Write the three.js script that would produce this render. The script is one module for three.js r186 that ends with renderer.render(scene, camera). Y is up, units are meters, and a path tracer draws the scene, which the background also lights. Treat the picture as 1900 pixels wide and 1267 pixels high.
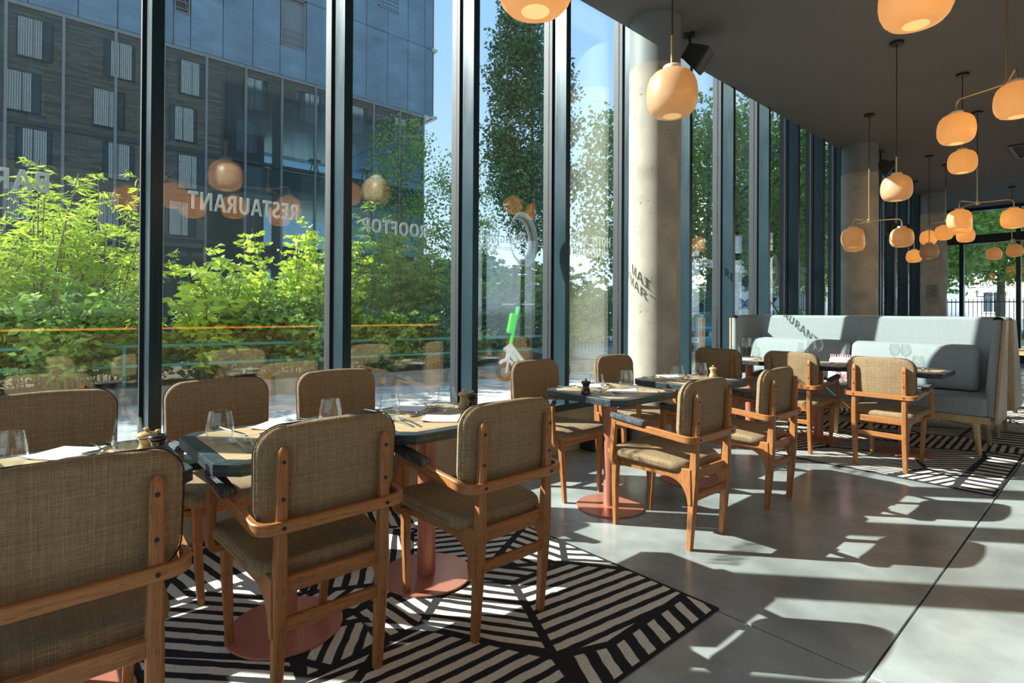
import * as THREE from 'three';
import { RoundedBoxGeometry } from 'three/addons/geometries/RoundedBoxGeometry.js';
import { TextGeometry } from 'three/addons/geometries/TextGeometry.js';
import { FontLoader } from 'three/addons/loaders/FontLoader.js';
import { mergeGeometries, mergeVertices, toCreasedNormals } from 'three/addons/utils/BufferGeometryUtils.js';
import { MarchingCubes } from 'three/addons/objects/MarchingCubes.js';

// ------------------------------------------------------------------ camera, sky, sun, exposure
const scene = new THREE.Scene();
const renderer = new THREE.WebGLRenderer({ antialias: true });
renderer.toneMapping = THREE.LinearToneMapping;
renderer.toneMappingExposure = 1.55;
renderer.shadowMap.enabled = true;

const V = (x, y, z) => new THREE.Vector3(x, y, z);
const FOCAL = 1021.24, YAW = 0.7302, PITCH = 0.005158, ROLL = 0.005774;
const camera = new THREE.PerspectiveCamera(2 * Math.atan(633.5 / FOCAL) * 180 / Math.PI, 1900 / 1267, 0.05, 400);
{
  const f = V(Math.sin(YAW) * Math.cos(PITCH), Math.sin(PITCH), -Math.cos(YAW) * Math.cos(PITCH));
  const r0 = V(Math.cos(YAW), 0, Math.sin(YAW)), u0 = r0.clone().cross(f);
  const r = r0.clone().multiplyScalar(Math.cos(ROLL)).addScaledVector(u0, Math.sin(ROLL));
  const u = u0.clone().multiplyScalar(Math.cos(ROLL)).addScaledVector(r0, -Math.sin(ROLL));
  camera.quaternion.setFromRotationMatrix(new THREE.Matrix4().makeBasis(r, u, f.clone().negate()));
  camera.position.set(0, 1.22, 0);
  camera.setViewOffset(1900, 1267, 0, 61, 1900, 1267);
}
scene.add(camera);
const SUN_TRAVEL = V(0.556, -0.545, 0.628).normalize();
{ // clear morning sky: pale towards the horizon, blue overhead, a soft brightening around the sun
  const W = 512, H = 256, d = new Float32Array(W * H * 4), sunDir = SUN_TRAVEL.clone().negate();
  for (let y = 0; y < H; y++) for (let x = 0; x < W; x++) {
    const up = ((y + 0.5) / H - 0.5) * Math.PI, az = ((x + 0.5) / W - 0.5) * 2 * Math.PI, e = Math.max(0, Math.sin(up));
    const c = Math.cos(az) * Math.cos(up) * sunDir.x + Math.sin(up) * sunDir.y + Math.sin(az) * Math.cos(up) * sunDir.z;
    const k = Math.pow(1 - e, 3.2), g = Math.exp((c - 1) * 9) * 0.9 + Math.exp((c - 1) * 40) * 1.6, low = up < 0 ? 0.45 : 1;
    const top = [0.27, 0.52, 0.88], hor = [0.86, 1.0, 1.12];
    for (let q = 0; q < 3; q++) d[(y * W + x) * 4 + q] = (top[q] + (hor[q] - top[q]) * k + g * [1, 0.94, 0.84][q]) * low;
    d[(y * W + x) * 4 + 3] = 1;
  }
  const t = new THREE.DataTexture(d, W, H, THREE.RGBAFormat, THREE.FloatType);
  t.mapping = THREE.EquirectangularReflectionMapping; t.magFilter = THREE.LinearFilter; t.needsUpdate = true;
  scene.background = t; scene.environment = t;
}
const sun = new THREE.DirectionalLight(new THREE.Color(1.0, 0.955, 0.88), 9.4);
sun.position.copy(SUN_TRAVEL).multiplyScalar(-40).add(V(6, 0, -4));
sun.target.position.set(6, 0, -4);
sun.castShadow = true;
Object.assign(sun.shadow.camera, { left: -26, right: 26, top: 22, bottom: -22, near: 1, far: 90 });
sun.shadow.mapSize.set(4096, 4096);
scene.add(sun, sun.target);

// ------------------------------------------------------------------ helpers
let seed = 12345;
const rnd = () => { seed = (seed + 0x6d2b79f5) | 0; let t = Math.imul(seed ^ (seed >>> 15), 1 | seed); t = (t + Math.imul(t ^ (t >>> 7), 61 | t)) ^ t; return ((t ^ (t >>> 14)) >>> 0) / 4294967296; };
const rr = (a, b) => a + (b - a) * rnd();
const reseed = (n) => { seed = n; };
const used = new Map();
function numbered(n) { const k = used.get(n) ?? 0; used.set(n, k + 1); return k ? n + '_' + String(k).padStart(3, '0') : n; }
function tag(o, label, category, group) { o.userData.label = label; o.userData.category = category; if (group) o.userData.group = group; return o; }
function shade(o) { o.traverse((c) => { if (c.isMesh) { c.castShadow = true; c.receiveShadow = true; } }); return o; }
function thing(name, label, category, pos = [0, 0, 0], turn = 0, group) {
  const g = new THREE.Group(); g.name = numbered(name); g.position.set(...pos); g.rotation.y = turn; scene.add(g);
  return tag(g, label, category, group);
}
function part(name, geo, m, parent, pos) {
  const o = new THREE.Mesh(geo, m); o.name = name; o.castShadow = o.receiveShadow = true;
  if (pos) o.position.set(...pos);
  parent.add(o); return o;
}
function single(name, geo, m, label, category, group) { const o = part(numbered(name), geo, m, scene); return tag(o, label, category, group); }
function struct(name, geo, m) { const o = geo ? part(name, geo, m, scene) : new THREE.Group(); o.name = name; if (!geo) scene.add(o); o.userData.kind = 'structure'; return o; }
function copyOf(src, pos, turn, label, group) {
  const c = src.clone(); c.name = numbered(src.name.replace(/_\d{3}$/, '')); c.position.set(...pos); c.rotation.set(0, turn, 0);
  c.userData = { ...src.userData }; if (label) c.userData.label = label; if (group) c.userData.group = group;
  scene.add(c); return c;
}
// uv in metres from the dominant axis of each face
function boxUV(geo, s = 1) {
  const g = geo.index ? geo.toNonIndexed() : geo, p = g.attributes.position, uv = new Float32Array(p.count * 2);
  const a = V(), b = V(), c = V(), n = V();
  for (let i = 0; i < p.count; i += 3) {
    a.fromBufferAttribute(p, i); b.fromBufferAttribute(p, i + 1); c.fromBufferAttribute(p, i + 2);
    n.copy(b).sub(a).cross(c.clone().sub(a));
    const x = Math.abs(n.x), y = Math.abs(n.y), z = Math.abs(n.z);
    [a, b, c].forEach((q, k) => {
      const [u, w] = x >= y && x >= z ? [q.z, q.y] : y >= z ? [q.x, q.z] : [q.x, q.y];
      uv[(i + k) * 2] = u * s; uv[(i + k) * 2 + 1] = w * s;
    });
  }
  g.setAttribute('uv', new THREE.BufferAttribute(uv, 2));
  return g;
}
const box = (w, h, d, x = 0, y = 0, z = 0) => boxUV(new THREE.BoxGeometry(w, h, d).translate(x, y, z));
const span = (x0, x1, y0, y1, z0, z1) => box(x1 - x0, y1 - y0, z1 - z0, (x0 + x1) / 2, (y0 + y1) / 2, (z0 + z1) / 2);
const rbox = (w, h, d, r, x = 0, y = 0, z = 0, seg = 2) => boxUV(new RoundedBoxGeometry(w, h, d, seg, r).translate(x, y, z));
const cyl = (r0, r1, h, seg = 20, open = false) => new THREE.CylinderGeometry(r0, r1, h, seg, 1, open);
const lathe = (pts, seg = 28) => new THREE.LatheGeometry(pts.map(([x, y]) => new THREE.Vector2(x, y)), seg);
const clean = (g) => { for (const k of Object.keys(g.attributes)) if (!['position', 'normal', 'uv'].includes(k)) g.deleteAttribute(k); return g.index ? g.toNonIndexed() : g; };
const merge = (list) => mergeGeometries(list.map(clean), false);
// sweeps a chamfered rectangle (w across, h along ref) along points; w, h numbers or lists
function bar(points, w, h, ref = V(0, 1, 0), ch = 0.18, crease = 0.7) {
  const n = points.length, W = (i) => (Array.isArray(w) ? w[i] : w), H = (i) => (Array.isArray(h) ? h[i] : h);
  const rings = [], P = [];
  let len = 0;
  for (let i = 0; i < n; i++) {
    const t = points[Math.min(i + 1, n - 1)].clone().sub(points[Math.max(i - 1, 0)]).normalize();
    const side = t.clone().cross(ref).normalize(), up = side.clone().cross(t).normalize();
    let k = 1;
    if (i > 0 && i < n - 1) { const t0 = points[i].clone().sub(points[i - 1]).normalize(); k = 1 / Math.max(0.5, t0.dot(t)); }
    const a = W(i) / 2 * k, b = H(i) / 2, c = Math.min(a, b) * 2 * ch;
    if (i) len += points[i].distanceTo(points[i - 1]);
    const out = [[a, -b + c], [a, b - c], [a - c, b], [-a + c, b], [-a, b - c], [-a, -b + c], [-a + c, -b], [a - c, -b]];
    rings.push(out.map(([x, y]) => points[i].clone().addScaledVector(side, x).addScaledVector(up, y)));
    P.push(len);
  }
  const pos = [], uv = [], per = [0];
  for (let k = 0; k < 8; k++) per.push(per[k] + rings[0][k].distanceTo(rings[0][(k + 1) % 8]));
  const tri = (a, b, c, ua, ub, uc) => { for (const q of [a, b, c]) pos.push(q.x, q.y, q.z); uv.push(...ua, ...ub, ...uc); };
  for (let i = 0; i < n - 1; i++) for (let k = 0; k < 8; k++) {
    const k2 = (k + 1) % 8, A = rings[i][k], B = rings[i][k2], C = rings[i + 1][k2], D = rings[i + 1][k];
    const u0 = [per[k], P[i]], u1 = [per[k + 1], P[i]], u2 = [per[k + 1], P[i + 1]], u3 = [per[k], P[i + 1]];
    tri(A, C, B, u0, u2, u1); tri(A, D, C, u0, u3, u2);
  }
  for (const [i, flip] of [[0, false], [n - 1, true]]) for (let k = 1; k < 7; k++) {
    const q = rings[i], a = q[0], b = q[k], c = q[k + 1], u = (s) => [s * 0.005, 0];
    if (flip) tri(a, c, b, u(0), u(k), u(k + 1)); else tri(a, b, c, u(0), u(k), u(k + 1));
  }
  const g = new THREE.BufferGeometry();
  g.setAttribute('position', new THREE.Float32BufferAttribute(pos, 3));
  g.setAttribute('uv', new THREE.Float32BufferAttribute(uv, 2));
  return toCreasedNormals(g, crease);
}
function tube(points, r, seg = 8, steps = 24, closed = false) { return new THREE.TubeGeometry(new THREE.CatmullRomCurve3(points, closed, 'centripetal'), steps, r, seg, closed); }
function straight(a, b, r, seg = 8) { return new THREE.TubeGeometry(new THREE.LineCurve3(a, b), 1, r, seg, false); }
function capped(a, b, r, seg = 12) {
  const d = b.clone().sub(a), g = new THREE.CylinderGeometry(r, r, d.length(), seg);
  g.applyQuaternion(new THREE.Quaternion().setFromUnitVectors(V(0, 1, 0), d.clone().normalize())); const m = a.clone().add(b).multiplyScalar(0.5); return g.translate(m.x, m.y, m.z);
}
// upholstered pad: rounded outline w x h in x,y, thickness d in z, soft edge e; warp moves points
function pad({ w, h, d, r, e, warp, rings = [0.25, 0.5, 0.72, 0.88, 1], n = 48, puff = 0 }) {
  const out = [], hw = w / 2, hh = h / 2;
  for (let i = 0; i < n; i++) {
    const q = Math.floor(i / (n / 4)), f = (i % (n / 4)) / (n / 4);
    const cx = [1, -1, -1, 1][q] * (hw - r), cy = [1, 1, -1, -1][q] * (hh - r);
    // split each quarter: half of the points on the arc, the rest along the following edge
    const arcShare = 0.5;
    if (f < arcShare) { const a = (q + f / arcShare) * Math.PI / 2; out.push([cx + r * Math.cos(a), cy + r * Math.sin(a)]); }
    else {
      const a = (q + 1) * Math.PI / 2, s = (f - arcShare) / (1 - arcShare);
      const q2 = (q + 1) % 4, nx = [1, -1, -1, 1][q2] * (hw - r), ny = [1, 1, -1, -1][q2] * (hh - r);
      out.push([cx + r * Math.cos(a) + (nx - cx) * s, cy + r * Math.sin(a) + (ny - cy) * s]);
    }
  }
  const prof = []; // [inset, z, scale]
  const flat = rings.filter((s) => s < 1);
  const bulge = (s) => puff * (1 - s * s);
  for (const s of flat) prof.push({ s, i: e, z: d / 2 + bulge(s) });
  const A = 6;
  for (let k = 0; k <= A; k++) { const a = Math.PI / 2 - k * Math.PI / A; prof.push({ s: 1, i: e * (1 - Math.cos(a)), z: d / 2 * Math.sin(a) }); }
  for (const s of flat.slice().reverse()) prof.push({ s, i: e, z: -d / 2 - bulge(s) });
  const pos = [], uv = [], idx = [];
  const put = (x, y, z) => { const p = V(x, y, z); if (warp) warp(p); pos.push(p.x, p.y, p.z); uv.push(x, y); };
  put(0, 0, d / 2 + puff);
  for (const { s, i, z } of prof) for (const [x, y] of out) { const kx = (hw - i) / hw * s, ky = (hh - i) / hh * s; put(x * kx, y * ky, z); }
  put(0, 0, -d / 2 - puff);
  const last = 1 + prof.length * n, R = (p, k) => 1 + p * n + (k % n);
  for (let k = 0; k < n; k++) {
    idx.push(0, R(0, k), R(0, k + 1));
    for (let p = 0; p < prof.length - 1; p++) idx.push(R(p, k), R(p + 1, k), R(p + 1, k + 1), R(p, k), R(p + 1, k + 1), R(p, k + 1));
    idx.push(last, R(prof.length - 1, k + 1), R(prof.length - 1, k));
  }
  const g = new THREE.BufferGeometry();
  g.setAttribute('position', new THREE.Float32BufferAttribute(pos, 3));
  g.setAttribute('uv', new THREE.Float32BufferAttribute(uv, 2));
  g.setIndex(idx); g.computeVertexNormals();
  return g;
}
// outline curve along the soft edge of a pad, for piping
function shapeOf(pts) { const s = new THREE.Shape(); pts.forEach(([x, y], i) => (i ? s.lineTo(x, y) : s.moveTo(x, y))); s.closePath(); return s; }
function extrude(shape, depth, bevel = 0, curve = 10) {
  return new THREE.ExtrudeGeometry(shape, { depth, bevelEnabled: bevel > 0, bevelThickness: bevel, bevelSize: bevel, bevelSegments: 2, curveSegments: curve });
}
// ------------------------------------------------------------------ textures
const hash = (x, y, s = 0) => { let h = Math.imul(x | 0, 374761393) + Math.imul(y | 0, 668265263) + Math.imul(s | 0, 974634777); h = Math.imul(h ^ (h >>> 13), 1274126177); return ((h ^ (h >>> 16)) >>> 0) / 4294967296; };
function vnoise(x, y, px, py, s) { // periodic value noise
  const ix = Math.floor(x), iy = Math.floor(y), fx = x - ix, fy = y - iy, u = fx * fx * (3 - 2 * fx), v = fy * fy * (3 - 2 * fy);
  const m = (a, p) => ((a % p) + p) % p;
  const a = hash(m(ix, px), m(iy, py), s), b = hash(m(ix + 1, px), m(iy, py), s), c = hash(m(ix, px), m(iy + 1, py), s), d = hash(m(ix + 1, px), m(iy + 1, py), s);
  return a + (b - a) * u + (c - a) * v + (a - b - c + d) * u * v;
}
function fbm(x, y, px, py, s, o = 4) { let t = 0, a = 0.5, n = 0; for (let i = 0; i < o; i++) { t += a * vnoise(x, y, px, py, s + i); n += a; a *= 0.5; x *= 2; y *= 2; px *= 2; py *= 2; } return t / n; }
function dataTex(W, H, f, { srgb = true, metres = [1, 1] } = {}) {
  const d = new Uint8Array(W * H * 4);
  for (let y = 0; y < H; y++) for (let x = 0; x < W; x++) { const c = f(x / W, y / H, x, y), i = (y * W + x) * 4; for (let k = 0; k < 3; k++) d[i + k] = Math.max(0, Math.min(255, c[k])); d[i + 3] = 255; }
  const t = new THREE.DataTexture(d, W, H); t.wrapS = t.wrapT = THREE.RepeatWrapping; t.magFilter = THREE.LinearFilter; t.minFilter = THREE.LinearMipmapLinearFilter; t.generateMipmaps = true;
  if (srgb) t.colorSpace = THREE.SRGBColorSpace;
  t.repeat.set(1 / metres[0], 1 / metres[1]); t.needsUpdate = true; return t;
}
function canvasTex(W, H, draw, metres) {
  const c = document.createElement('canvas'); c.width = W; c.height = H; draw(c.getContext('2d'), W, H);
  const t = new THREE.CanvasTexture(c); t.colorSpace = THREE.SRGBColorSpace; t.wrapS = t.wrapT = THREE.RepeatWrapping; t.anisotropy = 8;
  if (metres) t.repeat.set(1 / metres[0], 1 / metres[1]); return t;
}
const mixc = (a, b, t) => a.map((v, i) => v + (b[i] - v) * t);
const tone = (c, k) => c.map((v) => v * k);
// woven linen: threads in both directions, slubs of lighter yarn
function weave(base, light, dark, { n = 512, threads = 150, contrast = 1, slub = 0.12 } = {}) {
  const run = (s) => Array.from({ length: threads }, (_, i) => ({ k: hash(i, s, 7), l: hash(i, s, 11) < slub }));
  const wx = run(1), wy = run(2);
  return (u, v) => {
    const i = Math.floor(u * threads) % threads, j = Math.floor(v * threads) % threads, over = (i + j) % 2;
    const along = over ? v : u, id = over ? i : j, T = over ? wx[i] : wy[j];
    const seg = vnoise(along * 14, id * 1.7, 14, 999, over ? 3 : 4);
    const slubby = (T.l && seg > 0.45) ? 0.75 : 0;
    const d = (T.k - 0.5) * 0.9 + (seg - 0.5) * 1.1 + (hash(Math.floor(u * n), Math.floor(v * n), 5) - 0.5) * 0.5;
    let c = d > 0 ? mixc(base, light, Math.min(1, d * contrast)) : mixc(base, dark, Math.min(1, -d * contrast));
    c = mixc(c, light, slubby * contrast * 0.8);
    return c;
  };
}
function woodTex(a, b, c, metres = [0.25, 1], W = 256, H = 1024, rings = 9) {
  return dataTex(W, H, (u, v) => {
    const w = fbm(u * 4, v * 3, 4, 3, 21, 3) * 1.3;
    const g = 0.5 + 0.5 * Math.sin((u * rings + w * 2.2) * Math.PI * 2);
    const fine = vnoise(u * 110, v * 14, 110, 14, 33), pore = vnoise(u * 160, v * 26, 160, 26, 35) > 0.8 ? 0.75 : 1;
    return tone(mixc(mixc(a, b, g * 0.8), c, fine * 0.55), pore * (0.93 + 0.14 * fbm(u * 3, v * 2, 3, 2, 40, 2)));
  }, { metres });
}
const M = {};
const std = (o) => new THREE.MeshStandardMaterial(o), phys = (o) => new THREE.MeshPhysicalMaterial(o);
const T = {};
T.oak = woodTex([176, 114, 64], [152, 94, 48], [198, 138, 84]);
T.ash = woodTex([205, 172, 124], [190, 154, 104], [218, 188, 142]);
T.tweed = dataTex(1024, 1024, weave([148, 124, 92], [204, 180, 142], [96, 76, 54], { n: 1024, threads: 340, contrast: 0.85, slub: 0.1 }), { metres: [0.3, 0.3] });
T.tweedB = dataTex(512, 512, (u, v, x, y) => { const q = vnoise(u * 150, v * 150, 150, 150, 61) * 200 + hash(x, y, 3) * 50; return [q, q, q]; }, { srgb: false, metres: [0.26, 0.26] });
T.bench = dataTex(512, 512, weave([150, 160, 161], [176, 186, 186], [124, 134, 137], { threads: 200, contrast: 0.5, slub: 0.05 }), { metres: [0.3, 0.3] });
T.charcoal = dataTex(256, 256, weave([74, 76, 82], [170, 170, 170], [34, 34, 40], { n: 256, threads: 90, contrast: 0.9 }), { metres: [0.12, 0.12] });
T.burnt = dataTex(512, 512, (u, v, x, y) => {
  const g = vnoise(u * 5, v * 90, 5, 90, 71), s = vnoise(u * 14, v * 220, 14, 220, 72), b = fbm(u * 6, v * 6, 6, 6, 73, 3);
  const k = 0.7 + g * 0.5 + (s > 0.78 ? 0.5 : 0) + (b - 0.5) * 0.6; return tone([52, 62, 66], k);
}, { metres: [0.5, 0.5] });
T.kraft = dataTex(512, 512, (u, v) => { const g = vnoise(u * 3, v * 120, 3, 120, 81), s = fbm(u * 4, v * 24, 4, 24, 82, 3); return tone([196, 168, 128], 0.82 + g * 0.14 + s * 0.18); }, { metres: [0.62, 0.62] });
T.floor = dataTex(1024, 1024, (u, v, x, y) => {
  const a = fbm(u * 5, v * 5, 5, 5, 91, 5), b = fbm(u * 22, v * 22, 22, 22, 92, 3), f = hash(x, y, 9);
  const blot = Math.max(0, fbm(u * 9, v * 9, 9, 9, 97, 4) - 0.55) * 1.6;
  return tone([166, 173, 171], 0.74 + a * 0.4 + (b - 0.5) * 0.16 + (f - 0.5) * 0.05 - blot * 0.25);
}, { metres: [2.6, 2.6] });
T.floorR = dataTex(512, 512, (u, v) => { const q = 34 + fbm(u * 7, v * 7, 7, 7, 95, 5) * 64; return [q, q, q]; }, { srgb: false, metres: [1.9, 1.9] });
T.concrete = dataTex(512, 512, (u, v, x, y) => {
  const a = fbm(u * 4, v * 4, 4, 4, 101, 5), hole = vnoise(u * 70, v * 70, 70, 70, 104) > 0.955 ? 0.62 : 1;
  return tone([186, 180, 164], (0.82 + a * 0.32 + (hash(x, y, 3) - 0.5) * 0.05) * hole);
}, { metres: [1, 1] });
T.stone = dataTex(512, 512, (u, v, x, y) => { const q = hash(x >> 1, y >> 1, 12), a = fbm(u * 6, v * 6, 6, 6, 111, 4); return tone([158, 156, 150], 0.6 + a * 0.5 + (q - 0.5) * 0.4); }, { metres: [0.8, 0.8] });
T.paving = dataTex(512, 512, (u, v, x, y) => tone([190, 192, 194], 0.75 + fbm(u * 6, v * 6, 6, 6, 121, 5) * 0.42 + (hash(x, y, 4) - 0.5) * 0.12), { metres: [1.4, 1.4] });
T.soil = dataTex(256, 256, (u, v, x, y) => tone([74, 60, 44], 0.6 + fbm(u * 8, v * 8, 8, 8, 131, 4) * 0.7 + (hash(x, y, 4) - 0.5) * 0.3), { metres: [1, 1] });
T.panel = dataTex(512, 512, (u, v, x, y) => tone([134, 164, 188], 0.84 + fbm(u * 3, v * 4, 3, 4, 141, 5) * 0.28 + (vnoise(u * 3, v * 60, 3, 60, 142) - 0.5) * 0.06), { metres: [2.2, 2.2] });
T.timber = dataTex(512, 512, (u, v) => { const row = Math.floor(v * 24), e = (v * 24) % 1; return tone([84, 84, 80], (0.72 + hash(row, Math.floor(u * 3 + hash(row, 1, 2) * 3), 5) * 0.5) * (e < 0.12 ? 0.45 : 1) * (0.9 + vnoise(u * 30, row, 30, 24, 6) * 0.2)); }, { metres: [2.4, 2.4] });
T.ceil = dataTex(256, 256, (u, v, x, y) => { const q = 120 + (hash(x, y, 4) - 0.5) * 60 + fbm(u * 12, v * 12, 12, 12, 151, 3) * 60; return [q, q, q]; }, { srgb: false, metres: [0.6, 0.6] });
T.bark = dataTex(256, 512, (u, v) => tone([128, 112, 96], 0.55 + vnoise(u * 18, v * 9, 18, 9, 161) * 0.6 + fbm(u * 8, v * 8, 8, 8, 162, 3) * 0.3), { metres: [0.4, 0.8] });
T.brushed = dataTex(256, 512, (u, v, x) => { const q = 70 + vnoise(u * 128, v * 4, 128, 4, 171) * 70 + fbm(u * 3, v * 5, 3, 5, 172, 4) * 70; return [q, q, q]; }, { srgb: false, metres: [0.3, 1.6] });
T.frost = dataTex(256, 256, (u, v) => { const q = 205 + vnoise(u * 40, v * 40, 40, 40, 181) * 40; return [q, q, q]; }, { metres: [0.3, 0.3] });

M.oak = std({ map: T.oak, roughness: 0.42, bumpMap: T.oak, bumpScale: 0.0004 });
M.ash = std({ map: T.ash, roughness: 0.45 });
M.tweed = std({ map: T.tweed, roughness: 0.95, bumpMap: T.tweedB, bumpScale: 0.0012 });
M.bench = std({ map: T.bench, roughness: 0.95, bumpMap: T.tweedB, bumpScale: 0.0006 });
M.piping = std({ color: new THREE.Color(0.16, 0.18, 0.2), roughness: 0.9 });
M.tweedPiping = std({ color: new THREE.Color(0.045, 0.035, 0.026), roughness: 0.95 });
M.charcoal = std({ map: T.charcoal, roughness: 0.95, bumpMap: T.tweedB, bumpScale: 0.001 });
M.screw = std({ color: new THREE.Color(0.03, 0.02, 0.015), roughness: 0.6 });
M.burnt = std({ map: T.burnt, roughness: 0.42, bumpMap: T.burnt, bumpScale: 0.0015 });
M.kraft = std({ map: T.kraft, roughness: 0.5 });
M.copper = std({ color: new THREE.Color(0.6, 0.23, 0.15), roughness: 0.36, metalness: 0.3 });
M.floor = std({ map: T.floor, roughnessMap: T.floorR, roughness: 1.0 });
M.joint = std({ color: new THREE.Color(0.05, 0.05, 0.048), roughness: 0.9 });
M.concrete = std({ map: T.concrete, roughness: 0.85, bumpMap: T.concrete, bumpScale: 0.003 });
M.ceiling = std({ color: new THREE.Color(0.16, 0.155, 0.148), roughness: 0.9, bumpMap: T.ceil, bumpScale: 0.001 });
M.frame = phys({ color: new THREE.Color(0.014, 0.034, 0.043), roughness: 0.6, roughnessMap: T.brushed, metalness: 0, specularIntensity: 0.75, specularColor: new THREE.Color(0.75, 0.92, 1) });
M.frameDark = std({ color: new THREE.Color(0.012, 0.014, 0.016), roughness: 0.55 });
M.glass = phys({ color: new THREE.Color(0.93, 0.975, 0.975), transmission: 1, thickness: 0, roughness: 0, ior: 2.05 });
M.tableGlass = phys({ color: new THREE.Color(0.97, 0.985, 0.98), transmission: 1, thickness: 0, roughness: 0, ior: 1.55 });
M.vinyl = phys({ map: T.frost, color: new THREE.Color(0.8, 0.87, 0.88), transmission: 0.2, thickness: 0, roughness: 1 });
M.steel = std({ color: new THREE.Color(0.62, 0.63, 0.64), roughness: 0.2, metalness: 1 });
M.brass = std({ color: new THREE.Color(0.72, 0.54, 0.26), roughness: 0.28, metalness: 0.9 });
M.black = std({ color: new THREE.Color(0.018, 0.018, 0.02), roughness: 0.5 });
M.blackPlastic = std({ color: new THREE.Color(0.035, 0.037, 0.04), roughness: 0.42 });
M.millWood = std({ map: T.ash, roughness: 0.4 });
M.millDark = phys({ color: new THREE.Color(0.022, 0.012, 0.009), roughness: 0.25, clearcoat: 0.6 });
M.millKnob = std({ color: new THREE.Color(0.55, 0.36, 0.14), roughness: 0.4 });
M.paper = std({ color: new THREE.Color(0.78, 0.82, 0.83), roughness: 0.85 });
M.white = std({ color: new THREE.Color(0.75, 0.74, 0.71), roughness: 0.8 });
M.stone = std({ map: T.stone, roughness: 0.9 });
M.paving = std({ map: T.paving, roughness: 0.85 });
M.soil = std({ map: T.soil, roughness: 1 });
M.greenRail = std({ color: new THREE.Color(0.03, 0.25, 0.2), roughness: 0.4 });
M.panel = std({ map: T.panel, roughness: 0.55 });
M.panel2 = std({ map: T.panel, color: new THREE.Color(0.9, 0.93, 0.95), roughness: 0.5 });
M.panel3 = std({ map: T.panel, color: new THREE.Color(1.06, 1.04, 1.02), roughness: 0.6 });
M.timber = std({ map: T.timber, roughness: 0.8 });
M.redBrown = std({ color: new THREE.Color(0.22, 0.075, 0.05), roughness: 0.7 });
M.mirrorGlass = std({ color: new THREE.Color(0.36, 0.46, 0.52), roughness: 0.015, metalness: 1 });
M.alu = std({ color: new THREE.Color(0.3, 0.34, 0.37), roughness: 0.4, metalness: 0.4 });
M.curtain = std({ color: new THREE.Color(0.34, 0.42, 0.46), roughness: 0.9 });
M.bark = std({ map: T.bark, roughness: 0.95 });
M.twig = std({ color: new THREE.Color(0.2, 0.16, 0.09), roughness: 0.9 });
M.farWhite = std({ color: new THREE.Color(0.72, 0.7, 0.66), roughness: 0.85 });
M.farDark = std({ color: new THREE.Color(0.06, 0.08, 0.1), roughness: 0.25 });
const leafMat = (r, g, b) => phys({ color: new THREE.Color(r, g, b), transmission: 0.42, thickness: 0, roughness: 1, ior: 1.4, side: THREE.DoubleSide });
M.leafLime = leafMat(0.56, 0.72, 0.09);
M.leafMid = leafMat(0.3, 0.48, 0.1);
M.leafDark = phys({ color: new THREE.Color(0.11, 0.24, 0.11), transmission: 0.25, thickness: 0, roughness: 1, side: THREE.DoubleSide });
M.leafPale = leafMat(0.42, 0.56, 0.2);
const FONT = await new FontLoader().loadAsync('fonts/droid/droid_sans_bold.typeface.json');
const FONT_R = await new FontLoader().loadAsync('fonts/droid/droid_sans_regular.typeface.json');
const FONT_S = await new FontLoader().loadAsync('fonts/droid/droid_serif_regular.typeface.json');
// text whose letters fill width w and cap height h, starting at x = 0, baseline y = 0, reading towards +x
function textGeo(str, w, h, depth = 0.0015, font = FONT) {
  const g = new TextGeometry(str, { font, size: 1, depth: 0.01, curveSegments: 4 });
  g.computeBoundingBox(); const b = g.boundingBox;
  const capG = new TextGeometry('H', { font, size: 1, depth: 0.01 }); capG.computeBoundingBox();
  g.translate(-b.min.x, 0, 0).scale(w ? w / (b.max.x - b.min.x) : h / capG.boundingBox.max.y, h / capG.boundingBox.max.y, depth / 0.01);
  return g;
}
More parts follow.
